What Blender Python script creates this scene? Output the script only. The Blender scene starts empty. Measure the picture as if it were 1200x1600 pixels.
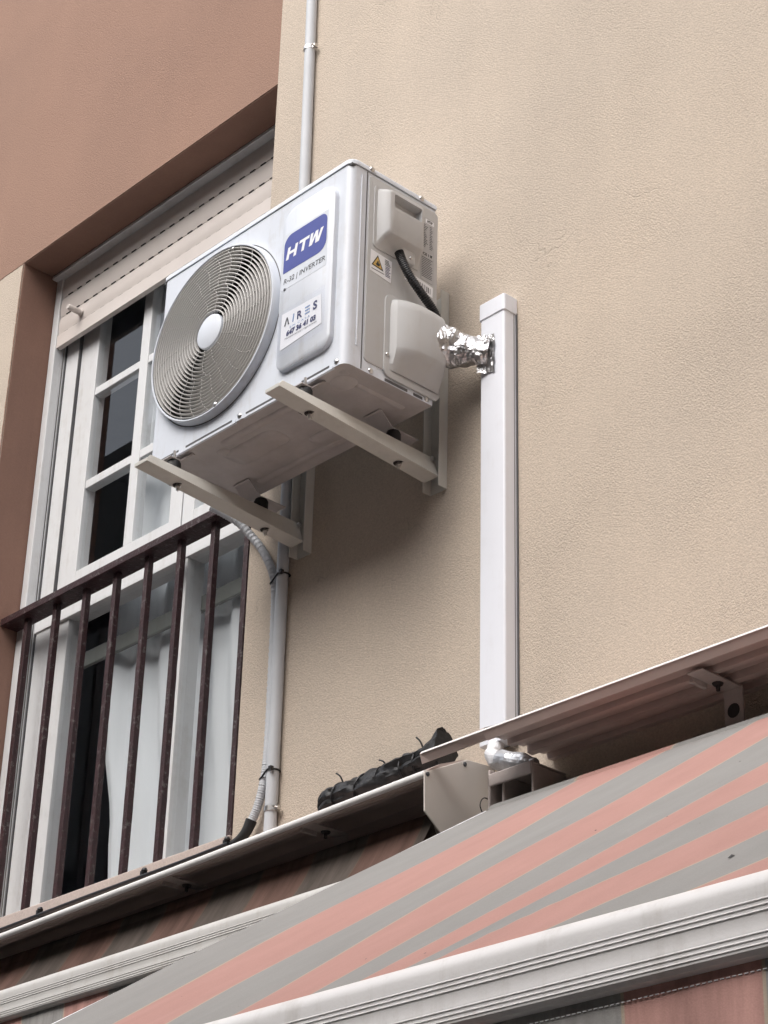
import bpy, bmesh, math, random
from mathutils import Vector, Matrix, noise
random.seed(7)
sc = bpy.context.scene
C = sc.collection
PI = math.pi

# ------------------------------------------------------------------ camera
YAW, PITCH, ROLL, FPX = -0.8319, 0.4885, 0.0278, 3346.4
fw = Vector((math.sin(YAW)*math.cos(PITCH), math.cos(YAW)*math.cos(PITCH), math.sin(PITCH)))
rt = Vector((math.cos(YAW), -math.sin(YAW), 0)); up = rt.cross(fw)
rr = math.cos(ROLL)*rt + math.sin(ROLL)*up
uu = -math.sin(ROLL)*rt + math.cos(ROLL)*up
cam = bpy.data.cameras.new('camera'); camo = bpy.data.objects.new('camera', cam); C.objects.link(camo)
cam.sensor_fit = 'HORIZONTAL'; cam.sensor_width = 36; cam.lens = FPX/1200*36
cam.clip_start = 0.05; cam.clip_end = 500
M = Matrix.Identity(4)
for i in range(3):
    M[i][0], M[i][1], M[i][2] = rr[i], uu[i], -fw[i]
M[0][3], M[1][3], M[2][3] = 4.0256, -3.2407, -2.6955
camo.matrix_world = M
sc.camera = camo

# ------------------------------------------------------------------ sky, sun, exposure (bright overcast)
SUN_EL, SUN_AZ = math.radians(50), math.radians(176)      # azimuth from +y, clockwise: straight in front of the facade
w = bpy.data.worlds.new('World'); sc.world = w; w.use_nodes = True
nt = w.node_tree; nt.nodes.clear()
sky = nt.nodes.new('ShaderNodeTexSky'); sky.sky_type = 'NISHITA'; sky.sun_disc = False
sky.sun_elevation = SUN_EL; sky.sun_rotation = SUN_AZ
sky.air_density = 1.0; sky.dust_density = 6.0; sky.ozone_density = 1.0
hsv = nt.nodes.new('ShaderNodeHueSaturation'); hsv.inputs['Saturation'].default_value = 0.42
bg = nt.nodes.new('ShaderNodeBackground'); bg.inputs['Strength'].default_value = 0.15
ow = nt.nodes.new('ShaderNodeOutputWorld')
nt.links.new(sky.outputs[0], hsv.inputs['Color']); nt.links.new(hsv.outputs[0], bg.inputs[0]); nt.links.new(bg.outputs[0], ow.inputs[0])
sl = bpy.data.lights.new('sun', 'SUN'); slo = bpy.data.objects.new('sun', sl); C.objects.link(slo)
sl.energy = 0.58; sl.angle = math.radians(90); sl.color = (0.95, 0.975, 1.0)
sd = Vector((math.sin(SUN_AZ)*math.cos(SUN_EL), math.cos(SUN_AZ)*math.cos(SUN_EL), math.sin(SUN_EL)))
slo.rotation_euler = sd.to_track_quat('Z', 'Y').to_euler()
sc.view_settings.view_transform = 'Standard'; sc.view_settings.look = 'None'
sc.view_settings.exposure = 0.94; sc.view_settings.gamma = 1.0
sc.cycles.use_adaptive_sampling = True; sc.cycles.adaptive_threshold = 0.03
sc.cycles.max_bounces = 8; sc.cycles.diffuse_bounces = 3; sc.cycles.glossy_bounces = 3; sc.cycles.transparent_max_bounces = 8
sc.view_settings.use_curve_mapping = False

# ------------------------------------------------------------------ materials
def mat(name, col, rough=0.5, metal=0.0, var=0.06, vscale=6.0, bump=0.0, bscale=150.0, spec=0.5, vdark=None, det=4, dust=0.0):
    m = bpy.data.materials.new(name); m.use_nodes = True
    t = m.node_tree; b = t.nodes['Principled BSDF']
    b.inputs['Roughness'].default_value = rough; b.inputs['Metallic'].default_value = metal
    b.inputs['Specular IOR Level'].default_value = spec
    g = t.nodes.new('ShaderNodeNewGeometry')
    n = t.nodes.new('ShaderNodeTexNoise'); n.inputs['Scale'].default_value = vscale; n.inputs['Detail'].default_value = det
    n.inputs['Roughness'].default_value = 0.65
    t.links.new(g.outputs['Position'], n.inputs['Vector'])
    r = t.nodes.new('ShaderNodeValToRGB')
    r.color_ramp.elements[0].position = 0.3; r.color_ramp.elements[1].position = 0.7
    lo = vdark if vdark else tuple(c*(1-var) for c in col)
    r.color_ramp.elements[0].color = (*lo, 1); r.color_ramp.elements[1].color = (*[min(1, c*(1+var)) for c in col], 1)
    t.links.new(n.outputs['Fac'], r.inputs[0]); t.links.new(r.outputs[0], b.inputs['Base Color'])
    if dust > 0:                                         # faint drip marks and handling smudges
        vm = t.nodes.new('ShaderNodeVectorMath'); vm.operation = 'MULTIPLY'; vm.inputs[1].default_value = (38, 38, 3.0); t.links.new(g.outputs['Position'], vm.inputs[0])
        n5 = t.nodes.new('ShaderNodeTexNoise'); n5.inputs['Scale'].default_value = 1.0; n5.inputs['Detail'].default_value = 5; n5.inputs['Roughness'].default_value = 0.7; t.links.new(vm.outputs[0], n5.inputs['Vector'])
        n6 = t.nodes.new('ShaderNodeTexNoise'); n6.inputs['Scale'].default_value = 16; n6.inputs['Detail'].default_value = 7; n6.inputs['Roughness'].default_value = 0.72; t.links.new(g.outputs['Position'], n6.inputs['Vector'])
        ad = t.nodes.new('ShaderNodeMath'); ad.operation = 'ADD'; t.links.new(n5.outputs['Fac'], ad.inputs[0]); t.links.new(n6.outputs['Fac'], ad.inputs[1])
        mr = t.nodes.new('ShaderNodeMapRange'); t.links.new(ad.outputs[0], mr.inputs[0])
        for i_, q_ in enumerate((1.02, 1.32, 0.0, dust)): mr.inputs[i_+1].default_value = q_
        dm_ = t.nodes.new('ShaderNodeMix'); dm_.data_type = 'RGBA'; t.links.new(mr.outputs[0], dm_.inputs[0]); t.links.new(r.outputs[0], dm_.inputs[6])
        dm_.inputs[7].default_value = (0.40, 0.37, 0.33, 1); t.links.new(dm_.outputs[2], b.inputs['Base Color'])
    if bump > 0:
        n2 = t.nodes.new('ShaderNodeTexNoise'); n2.inputs['Scale'].default_value = bscale; n2.inputs['Detail'].default_value = 3
        t.links.new(g.outputs['Position'], n2.inputs['Vector'])
        bp = t.nodes.new('ShaderNodeBump'); bp.inputs['Strength'].default_value = bump; bp.inputs['Distance'].default_value = 0.004
        t.links.new(n2.outputs['Fac'], bp.inputs['Height']); t.links.new(bp.outputs[0], b.inputs['Normal'])
    return m

def stucco(name, col, grain, depth, speck=0.10, patch=0.07, cracks=False, edge=0.5, streak=1.0):
    """render coat: granular relief, mottled pigment, soft weather patches and hairline cracks"""
    m = bpy.data.materials.new(name); m.use_nodes = True
    t = m.node_tree; N = t.nodes; L = t.links; b = N['Principled BSDF']
    b.inputs['Roughness'].default_value = 0.92; b.inputs['Specular IOR Level'].default_value = 0.2
    g = N.new('ShaderNodeNewGeometry')
    def noi(s, d, r=0.6):
        n = N.new('ShaderNodeTexNoise'); n.inputs['Scale'].default_value = s; n.inputs['Detail'].default_value = d
        n.inputs['Roughness'].default_value = r; L.new(g.outputs['Position'], n.inputs['Vector']); return n
    def math_(op, a, c, clamp=False):
        k = N.new('ShaderNodeMath'); k.operation = op; k.use_clamp = clamp
        for i, v in enumerate((a, c)):
            if isinstance(v, (int, float)): k.inputs[i].default_value = v
            else: L.new(v, k.inputs[i])
        return k.outputs[0]
    def rng(v, a0, a1, b0, b1):
        k = N.new('ShaderNodeMapRange'); L.new(v, k.inputs[0])
        for i, q in enumerate((a0, a1, b0, b1)): k.inputs[i+1].default_value = q
        return k.outputs[0]
    n1 = noi(grain, 3, 0.72); n2 = noi(grain*2.2, 2); n3 = noi(1.3, 5, 0.6); n4 = noi(0.35, 2)
    vo = N.new('ShaderNodeTexVoronoi'); vo.inputs['Scale'].default_value = grain*1.25
    L.new(g.outputs['Position'], vo.inputs['Vector'])
    h = math_('ADD', math_('MULTIPLY', n1.outputs['Fac'], 0.50), math_('MULTIPLY', n2.outputs['Fac'], 0.45))
    h = math_('SUBTRACT', h, math_('MULTIPLY', vo.outputs['Distance'], 0.35))
    f = math_('MULTIPLY', rng(n1.outputs['Fac'], 0.3, 0.7, 1-speck, 1+speck), rng(n3.outputs['Fac'], 0.3, 0.7, 1-patch, 1+patch))
    f = math_('MULTIPLY', f, rng(n4.outputs['Fac'], 0.35, 0.65, 1-patch*0.7, 1+patch*0.7))
    # faint rain streaks: noise stretched along the height
    st_ = N.new('ShaderNodeTexNoise'); st_.inputs['Scale'].default_value = 1.0; st_.inputs['Detail'].default_value = 5; st_.inputs['Roughness'].default_value = 0.7
    sv = N.new('ShaderNodeVectorMath'); sv.operation = 'MULTIPLY'; sv.inputs[1].default_value = (11.0, 11.0, 0.7)
    L.new(g.outputs['Position'], sv.inputs[0]); L.new(sv.outputs[0], st_.inputs['Vector'])
    f = math_('MULTIPLY', f, rng(st_.outputs['Fac'], 0.35, 0.7, 1+0.03*streak, 1-0.05*streak))
    if cracks:
        wv = noi(2.2, 4); mx = N.new('ShaderNodeVectorMath'); mx.operation = 'MULTIPLY_ADD'
        mx.inputs[1].default_value = (0.5, 0.5, 0.5); L.new(wv.outputs['Color'], mx.inputs[0]); L.new(g.outputs['Position'], mx.inputs[2])
        vc = N.new('ShaderNodeTexVoronoi'); vc.feature = 'DISTANCE_TO_EDGE'; vc.inputs['Scale'].default_value = 2.3
        L.new(mx.outputs[0], vc.inputs['Vector'])
        line = rng(vc.outputs['Distance'], 0.0, 0.004, 1.0, 0.0)
        msk = rng(noi(1.7, 3).outputs['Fac'], 0.5, 0.62, 0.0, 1.0)
        cr = math_('MULTIPLY', line, msk)
        f = math_('MULTIPLY', f, math_('SUBTRACT', 1.0, math_('MULTIPLY', cr, 0.20)))
        h = math_('SUBTRACT', h, math_('MULTIPLY', cr, 0.25))
    mc = N.new('ShaderNodeVectorMath'); mc.operation = 'SCALE'; mc.inputs[0].default_value = col; L.new(f, mc.inputs['Scale'])
    # slight warm/cool drift of the pigment
    mixc = N.new('ShaderNodeMix'); mixc.data_type = 'RGBA'; mixc.blend_type = 'MULTIPLY'
    L.new(rng(n3.outputs['Fac'], 0.3, 0.7, 0.0, 0.5), mixc.inputs[0])
    L.new(mc.outputs[0], mixc.inputs[6]); mixc.inputs[7].default_value = (1.0, 0.97, 0.93, 1)
    L.new(mixc.outputs[2], b.inputs['Base Color'])
    bp = N.new('ShaderNodeBump'); bp.inputs['Distance'].default_value = depth
    L.new(rng(noi(3.5, 3).outputs['Fac'], 0.3, 0.7, edge*0.55, min(1.0, edge*1.35)), bp.inputs['Strength'])
    L.new(h, bp.inputs['Height']); L.new(bp.outputs[0], b.inputs['Normal'])
    return m

MT = {}
MT['beige'] = stucco('beige_render', (0.53, 0.458, 0.385), 185, 0.004, 0.13, 0.05, True, 0.78, 0.35)
MT['brown'] = stucco('brown_render', (0.305, 0.195, 0.15), 175, 0.0034, 0.17, 0.06, False, 0.65, 0.25)
MT['reveal'] = stucco('brown_smooth_render', (0.27, 0.162, 0.126), 170, 0.0015, 0.05, 0.10, False, 0.4)
MT['sill'] = stucco('pink_stone_sill', (0.47, 0.40, 0.37), 190, 0.001, 0.12, 0.06)
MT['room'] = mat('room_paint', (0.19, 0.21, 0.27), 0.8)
MT['ac'] = mat('white_enamel', (0.645, 0.685, 0.75), 0.42, var=0.025, vscale=9, bump=0.04, bscale=500, dust=0.30)
MT['ac_plastic'] = mat('white_grey_plastic', (0.49, 0.495, 0.50), 0.5, var=0.02, vscale=9, bump=0.03, bscale=600, dust=0.30)
MT['ac_base'] = mat('galvanised_base', (0.46, 0.43, 0.425), 0.45, var=0.10, vscale=14, bump=0.05, bscale=60, dust=0.6)
MT['grille'] = mat('grille_coating', (0.49, 0.48, 0.465), 0.45, var=0.03)
MT['dark'] = mat('dark_cavity', (0.016, 0.015, 0.015), 0.7)
MT['blade'] = mat('fan_blade_plastic', (0.03, 0.03, 0.03), 0.45)
MT['bracket'] = mat('grey_beige_powder_coat', (0.57, 0.56, 0.52), 0.55, var=0.03, vscale=12, bump=0.05, bscale=700, dust=0.3)
MT['rubber'] = mat('black_rubber', (0.012, 0.012, 0.013), 0.6)
MT['steel'] = mat('zinc_screw', (0.62, 0.61, 0.60), 0.3, 1.0, var=0.15, vscale=60)
MT['pvc'] = mat('white_pvc', (0.79, 0.815, 0.88), 0.35, var=0.015, vscale=3, dust=0.10)
MT['grey_pvc'] = mat('grey_pvc', (0.52, 0.54, 0.57), 0.6, var=0.05, vscale=10)
MT['frame'] = mat('white_lacquered_aluminium', (0.66, 0.67, 0.68), 0.38, var=0.035, vscale=5, dust=0.35)
MT['shutter'] = mat('cream_shutter_pvc', (0.64, 0.585, 0.55), 0.45, var=0.05, vscale=5, bump=0.03, bscale=300)
MT['slot'] = mat('slot_shadow_gap', (0.03, 0.025, 0.025), 0.8)
MT['seam'] = mat('seam_gap', (0.10, 0.10, 0.105), 0.8)
MT['curtain'] = None
MT['cover'] = mat('hood_lacquer', (0.47, 0.38, 0.35), 0.42, var=0.06, vscale=8, bump=0.03, bscale=300)
MT['cover_nose'] = mat('hood_nose_white', (0.76, 0.75, 0.74), 0.4, var=0.05, vscale=20)
MT['plate'] = mat('end_plate_plastic', (0.64, 0.60, 0.56), 0.5, var=0.03)
MT['bar'] = mat('front_bar_lacquer', (0.71, 0.70, 0.70), 0.38, var=0.03, vscale=7, bump=0.05, bscale=250, dust=0.35)
MT['alu'] = mat('cast_aluminium', (0.42, 0.37, 0.35), 0.5, var=0.10, vscale=30, bump=0.1, bscale=200)
MT['bar_grey'] = mat('grey_band_paint', (0.20, 0.21, 0.20), 0.7)
MT['blue'] = mat('logo_blue', (0.055, 0.075, 0.31), 0.5, var=0.05, vscale=30)
MT['ink'] = mat('grey_ink', (0.07, 0.075, 0.085), 0.5)
MT['inkblue'] = mat('blue_ink', (0.03, 0.035, 0.12), 0.5)
MT['inkpale'] = mat('pale_blue_ink', (0.16, 0.28, 0.50), 0.5)
MT['black'] = mat('black_ink', (0.02, 0.02, 0.022), 0.5)
MT['paper'] = mat('white_sticker', (0.80, 0.81, 0.84), 0.3, var=0.02)
MT['silver'] = mat('silver_label', (0.45, 0.45, 0.46), 0.35, var=0.05, vscale=40)
MT['yellow'] = mat('warning_yellow', (0.62, 0.42, 0.12), 0.5)
MT['ground'] = mat('street_asphalt', (0.09, 0.088, 0.085), 0.85, var=0.15, vscale=3, bump=0.2, bscale=40)
MT['wire'] = mat('black_cable_sheath', (0.014, 0.014, 0.016), 0.42, bump=0.05, bscale=90)
MT['wrap'] = mat('black_wrapping_film', (0.011, 0.011, 0.012), 0.5, var=0.3, vscale=40, bump=0.6, bscale=55)
MT['tape'] = mat('white_tape', (0.72, 0.73, 0.76), 0.4)

# railing: old maroon paint with chips and rust
def rail_mat():
    m = mat('maroon_paint_worn', (0.030, 0.009, 0.011), 0.5, var=0.3, vscale=30, bump=0.5, bscale=120)
    t = m.node_tree; N = t.nodes; L = t.links; b = N['Principled BSDF']
    g = N['Geometry'] if 'Geometry' in N else [n for n in N if n.type == 'NEW_GEOMETRY'][0]
    n = N.new('ShaderNodeTexNoise'); n.inputs['Scale'].default_value = 55; n.inputs['Detail'].default_value = 6; n.inputs['Roughness'].default_value = 0.7
    L.new(g.outputs['Position'], n.inputs['Vector'])
    r = N.new('ShaderNodeMapRange'); r.inputs[1].default_value = 0.57; r.inputs[2].default_value = 0.63; L.new(n.outputs['Fac'], r.inputs[0])
    mx = N.new('ShaderNodeMix'); mx.data_type = 'RGBA'; L.new(r.outputs[0], mx.inputs[0])
    old = b.inputs['Base Color'].links[0].from_socket
    L.new(old, mx.inputs[6]); mx.inputs[7].default_value = (0.10, 0.085, 0.08, 1); L.new(mx.outputs[2], b.inputs['Base Color'])
    return m
MT['rail'] = rail_mat()

def curtain_mat():
    m = bpy.data.materials.new('sheer_white_curtain'); m.use_nodes = True
    t = m.node_tree; N = t.nodes; L = t.links; N.remove(N['Principled BSDF'])
    o = [n for n in N if n.type == 'OUTPUT_MATERIAL'][0]
    d = N.new('ShaderNodeBsdfDiffuse'); d.inputs[0].default_value = (0.85, 0.89, 0.93, 1)
    tr = N.new('ShaderNodeBsdfTranslucent'); tr.inputs[0].default_value = (0.7, 0.73, 0.73, 1)
    a = N.new('ShaderNodeMixShader'); a.inputs[0].default_value = 0.2
    L.new(d.outputs[0], a.inputs[1]); L.new(tr.outputs[0], a.inputs[2])
    n = N.new('ShaderNodeTexNoise'); n.inputs['Scale'].default_value = 900
    L.new(a.outputs[0], o.inputs[0])
    return m
MT['curtain'] = curtain_mat()

def glass_mat():
    m = bpy.data.materials.new('window_glass'); m.use_nodes = True
    t = m.node_tree; N = t.nodes; L = t.links; N.remove(N['Principled BSDF'])
    o = [n for n in N if n.type == 'OUTPUT_MATERIAL'][0]
    tr = N.new('ShaderNodeBsdfTransparent'); tr.inputs[0].default_value = (0.95, 0.96, 0.96, 1)
    gl = N.new('ShaderNodeBsdfGlossy'); gl.inputs['Roughness'].default_value = 0.0; gl.inputs[0].default_value = (0.95, 0.98, 1, 1)
    # double glazing: Schlick reflectance from the viewing angle, the same from both sides
    lw = N.new('ShaderNodeLayerWeight'); lw.inputs[0].default_value = 0.5
    p5 = N.new('ShaderNodeMath'); p5.operation = 'POWER'; p5.inputs[1].default_value = 5; L.new(lw.outputs['Facing'], p5.inputs[0])
    k = N.new('ShaderNodeMath'); k.operation = 'MULTIPLY_ADD'; k.inputs[1].default_value = 0.9; k.inputs[2].default_value = 0.058; k.use_clamp = True
    L.new(p5.outputs[0], k.inputs[0])
    mx = N.new('ShaderNodeMixShader'); L.new(k.outputs[0], mx.inputs[0]); L.new(tr.outputs[0], mx.inputs[1]); L.new(gl.outputs[0], mx.inputs[2])
    L.new(mx.outputs[0], o.inputs[0])
    return m
MT['glass'] = glass_mat()

def foil_mat():
    m = bpy.data.materials.new('crumpled_aluminium_tape'); m.use_nodes = True
    t = m.node_tree; N = t.nodes; L = t.links; b = N['Principled BSDF']
    b.inputs['Base Color'].default_value = (0.56, 0.56, 0.57, 1); b.inputs['Metallic'].default_value = 1; b.inputs['Roughness'].default_value = 0.30
    g = N.new('ShaderNodeNewGeometry'); v = N.new('ShaderNodeTexVoronoi'); v.inputs['Scale'].default_value = 48; v.feature = 'F1'
    n = N.new('ShaderNodeTexNoise'); n.inputs['Scale'].default_value = 60; n.inputs['Detail'].default_value = 4
    L.new(g.outputs['Position'], v.inputs['Vector']); L.new(g.outputs['Position'], n.inputs['Vector'])
    a = N.new('ShaderNodeMath'); a.operation = 'ADD'; L.new(v.outputs['Distance'], a.inputs[0]); L.new(n.outputs['Fac'], a.inputs[1])
    bp = N.new('ShaderNodeBump'); bp.inputs['Strength'].default_value = 0.5; bp.inputs['Distance'].default_value = 0.006
    L.new(a.outputs[0], bp.inputs['Height']); L.new(bp.outputs[0], b.inputs['Normal'])
    return m
MT['foil'] = foil_mat()

MT['dull_foil'] = mat('dull_silver_tape', (0.55, 0.56, 0.58), 0.38, 0.85, var=0.1, vscale=30, bump=0.4, bscale=60)

def fabric_mat(name, dirt, tone=1.0):
    """acrylic awning cloth; the stripe number of every point is stored in the UV map (u): even = grey, odd = salmon"""
    m = bpy.data.materials.new(name); m.use_nodes = True
    t = m.node_tree; N = t.nodes; L = t.links; b = N['Principled BSDF']
    b.inputs['Roughness'].default_value = 0.9; b.inputs['Specular IOR Level'].default_value = 0.15
    uv = N.new('ShaderNodeUVMap'); sp = N.new('ShaderNodeSeparateXYZ'); L.new(uv.outputs[0], sp.inputs[0])
    g = N.new('ShaderNodeNewGeometry')
    def mt(op, a, c):
        k = N.new('ShaderNodeMath'); k.operation = op
        for i, v in enumerate((a, c)):
            if v is None: continue
            if isinstance(v, (int, float)): k.inputs[i].default_value = v
            else: L.new(v, k.inputs[i])
        return k.outputs[0]
    u = sp.outputs['X']
    odd = mt('GREATER_THAN', mt('MODULO', mt('ADD', u, 20.0), 2.0), 1.0)
    fr = mt('FRACT', u, None)
    e = mt('MINIMUM', fr, mt('SUBTRACT', 1.0, fr))
    edge = mt('LESS_THAN', e, 0.012)
    mx = N.new('ShaderNodeMix'); mx.data_type = 'RGBA'; L.new(odd, mx.inputs[0])
    mx.inputs[6].default_value = (0.245, 0.241, 0.235, 1); mx.inputs[7].default_value = (0.375, 0.218, 0.193, 1)
    m2 = N.new('ShaderNodeMix'); m2.data_type = 'RGBA'; L.new(edge, m2.inputs[0]); L.new(mx.outputs[2], m2.inputs[6]); m2.inputs[7].default_value = (0.36, 0.30, 0.24, 1)
    # weave, dust and streaks of dirt
    n = N.new('ShaderNodeTexNoise'); n.inputs['Scale'].default_value = 5; n.inputs['Detail'].default_value = 6; n.inputs['Roughness'].default_value = 0.65
    cb = N.new('ShaderNodeVectorMath'); cb.operation = 'MULTIPLY'; cb.inputs[1].default_value = (3.0, 1.0, 1.0) if dirt < 0.3 else (6.0, 1.0, 0.8)
    L.new(g.outputs['Position'], cb.inputs[0]); L.new(cb.outputs[0], n.inputs['Vector'])
    r = N.new('ShaderNodeMapRange'); L.new(n.outputs['Fac'], r.inputs[0])
    r.inputs[1].default_value = 0.3; r.inputs[2].default_value = 0.7; r.inputs[3].default_value = (1-dirt)*tone; r.inputs[4].default_value = 1.06*tone
    w2 = N.new('ShaderNodeTexNoise'); w2.inputs['Scale'].default_value = 420; w2.inputs['Detail'].default_value = 2; L.new(g.outputs['Position'], w2.inputs['Vector'])
    r2 = N.new('ShaderNodeMapRange'); L.new(w2.outputs['Fac'], r2.inputs[0]); r2.inputs[3].default_value = 0.9; r2.inputs[4].default_value = 1.1
    gm = N.new('ShaderNodeMix'); gm.data_type = 'RGBA'; gm.inputs[0].default_value = 0.0 if tone >= 1 else 0.45
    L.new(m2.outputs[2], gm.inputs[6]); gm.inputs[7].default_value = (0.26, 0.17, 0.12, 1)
    s = N.new('ShaderNodeVectorMath'); s.operation = 'SCALE'; L.new(gm.outputs[2], s.inputs[0]); L.new(mt('MULTIPLY', r.outputs[0], r2.outputs[0]), s.inputs['Scale'])
    L.new(s.outputs[0], b.inputs['Base Color'])
    bp = N.new('ShaderNodeBump'); bp.inputs['Strength'].default_value = 0.25; bp.inputs['Distance'].default_value = 0.001
    L.new(w2.outputs['Fac'], bp.inputs['Height']); L.new(bp.outputs[0], b.inputs['Normal'])
    return m
MT['cloth'] = fabric_mat('striped_awning_cloth', 0.05)
MT['shaded_grimy_cloth'] = fabric_mat('shaded_grimy_awning_cloth', 0.45, 0.40)  # darker copy of the cloth: shade under the cover plus grime, in its colour
MT['valance'] = fabric_mat('striped_valance_cloth', 0.38, 1.45)

# ------------------------------------------------------------------ mesh helpers
class MB:
    def __init__(s): s.v = []; s.f = []; s.uv = None
    def add(s, vs, fs):
        o = len(s.v); s.v += [tuple(q) for q in vs]; s.f += [tuple(i+o for i in q) for q in fs]; return s
    def box(s, x0, x1, y0, y1, z0, z1):
        x0, x1 = min(x0, x1), max(x0, x1); y0, y1 = min(y0, y1), max(y0, y1); z0, z1 = min(z0, z1), max(z0, z1)
        return s.add([(x0,y0,z0),(x1,y0,z0),(x1,y1,z0),(x0,y1,z0),(x0,y0,z1),(x1,y0,z1),(x1,y1,z1),(x0,y1,z1)],
            [(0,3,2,1),(4,5,6,7),(0,1,5,4),(1,2,6,5),(2,3,7,6),(3,0,4,7)])
    def bbox(s, x0, x1, y0, y1, z0, z1, r=0.003, seg=2):
        bm = bmesh.new(); t = MB().box(x0, x1, y0, y1, z0, z1)
        vs = [bm.verts.new(q) for q in t.v]
        for f in t.f: bm.faces.new([vs[i] for i in f])
        bmesh.ops.bevel(bm, geom=list(bm.edges), offset=r, segments=seg, profile=0.5, affect='EDGES')
        bm.verts.index_update()
        s.add([v.co[:] for v in bm.verts], [[v.index for v in f.verts] for f in bm.faces]); bm.free(); return s
    def prism(s, prof, x0, x1, dz0=0, dz1=0, closed=True, caps=True):
        """(y,z) profile extruded along x; ends may sit at different heights"""
        n = len(prof)
        vs = [(x0, y, z+dz0) for y, z in prof] + [(x1, y, z+dz1) for y, z in prof]
        fs = [(i, (i+1) % n, n+(i+1) % n, n+i) for i in range(n if closed else n-1)]
        if closed and caps: fs += [tuple(range(n))[::-1], tuple(range(n, 2*n))]
        return s.add(vs, fs)
    def tube(s, pts, r, n=12, cap=True, rf=None):
        pts = [Vector(q) for q in pts]; m = len(pts); o = []; fs = []
        ref = None
        for i, q in enumerate(pts):
            t = (pts[min(i+1, m-1)] - pts[max(i-1, 0)]).normalized()
            if ref is None:
                ref = t.orthogonal().normalized()
            ref = (ref - t*ref.dot(t)).normalized(); bi = t.cross(ref)
            R = rf(i/(m-1)) if rf else r
            for k in range(n):
                a = 2*PI*k/n; o.append(q + R*(math.cos(a)*ref + math.sin(a)*bi))
        for i in range(m-1):
            for k in range(n):
                fs.append((i*n+k, i*n+(k+1) % n, (i+1)*n+(k+1) % n, (i+1)*n+k))
        if cap: fs += [tuple(range(n))[::-1], tuple(range((m-1)*n, m*n))]
        return s.add(o, fs)
    def torus(s, c, R, r, n=96, k=6):
        """ring in the xz plane"""
        vs = []; fs = []
        for i in range(n):
            a = 2*PI*i/n
            for j in range(k):
                b = 2*PI*j/k; q = R + r*math.cos(b)
                vs.append((c[0]+q*math.cos(a), c[1]+r*math.sin(b), c[2]+q*math.sin(a)))
        for i in range(n):
            for j in range(k):
                fs.append((i*k+j, ((i+1) % n)*k+j, ((i+1) % n)*k+(j+1) % k, i*k+(j+1) % k))
        return s.add(vs, fs)
    def lathe(s, c, prof, n=64, axis='y', cap0=False, cap1=False):
        """(r, h) profile turned round an axis through c"""
        vs = []; fs = []; m = len(prof)
        for i in range(n):
            a = 2*PI*i/n
            for r, h in prof:
                if axis == 'y': vs.append((c[0]+r*math.cos(a), c[1]+h, c[2]+r*math.sin(a)))
                elif axis == 'z': vs.append((c[0]+r*math.cos(a), c[1]+r*math.sin(a), c[2]+h))
                else: vs.append((c[0]+h, c[1]+r*math.cos(a), c[2]+r*math.sin(a)))
        for i in range(n):
            for j in range(m-1):
                fs.append((i*m+j, ((i+1) % n)*m+j, ((i+1) % n)*m+j+1, i*m+j+1))
        if cap0: fs.append(tuple(i*m for i in range(n)))
        if cap1: fs.append(tuple(i*m+m-1 for i in range(n))[::-1])
        return s.add(vs, fs)
    def build(s, name, m, parent=None, smooth=None, bevel=0, uv=None, fixn=True):
        me = bpy.data.meshes.new(name); me.from_pydata(s.v, [], s.f); me.validate(); me.update()
        if fixn:
            bm = bmesh.new(); bm.from_mesh(me); bmesh.ops.recalc_face_normals(bm, faces=bm.faces)
            bm.to_mesh(me); bm.free()
        if uv:
            ul = me.uv_layers.new(name='UVMap')
            for lp in me.loops: ul.data[lp.index].uv = uv[lp.vertex_index]
        if m: me.materials.append(MT[m] if isinstance(m, str) else m)
        if smooth is not None:
            me.shade_smooth() if smooth >= 180 else me.shade_auto_smooth(angle=math.radians(smooth)) if hasattr(me, 'shade_auto_smooth') else set_sharp(me, smooth)
        o = bpy.data.objects.new(name, me); C.objects.link(o)
        if parent is not None: attach(o, parent)
        if bevel:
            b = o.modifiers.new('bevel', 'BEVEL'); b.width = bevel; b.segments = 2; b.limit_method = 'ANGLE'; b.angle_limit = math.radians(40)
        return o
def set_sharp(me, ang):
    me.polygons.foreach_set('use_smooth', [True]*len(me.polygons))
    bm = bmesh.new(); bm.from_mesh(me); lim = math.radians(ang)
    for e in bm.edges:
        e.smooth = not (len(e.link_faces) == 2 and e.calc_face_angle(0) > lim)
    bm.to_mesh(me); bm.free()
def attach(o, parent):
    o.parent = parent
    p = parent; off = Vector((0, 0, 0))
    while p is not None: off += p.location; p = p.parent
    o.location = -off
def thing(name, label, cat, base, group=None):
    o = bpy.data.objects.new(name, None); o.empty_display_size = 0.1; C.objects.link(o); o.location = base
    return tag(o, label, cat, group)
def tag(o, label, cat, group=None, kind=None):
    o['label'] = label; o['category'] = cat
    if group: o['group'] = group
    if kind: o['kind'] = kind
    return o
def share(src, parent, off):
    """another object with the same mesh, moved by off"""
    o = bpy.data.objects.new(src.name.split('.')[0], src.data); C.objects.link(o)
    attach(o, parent); o.location = o.location + Vector(off); return o
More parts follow.
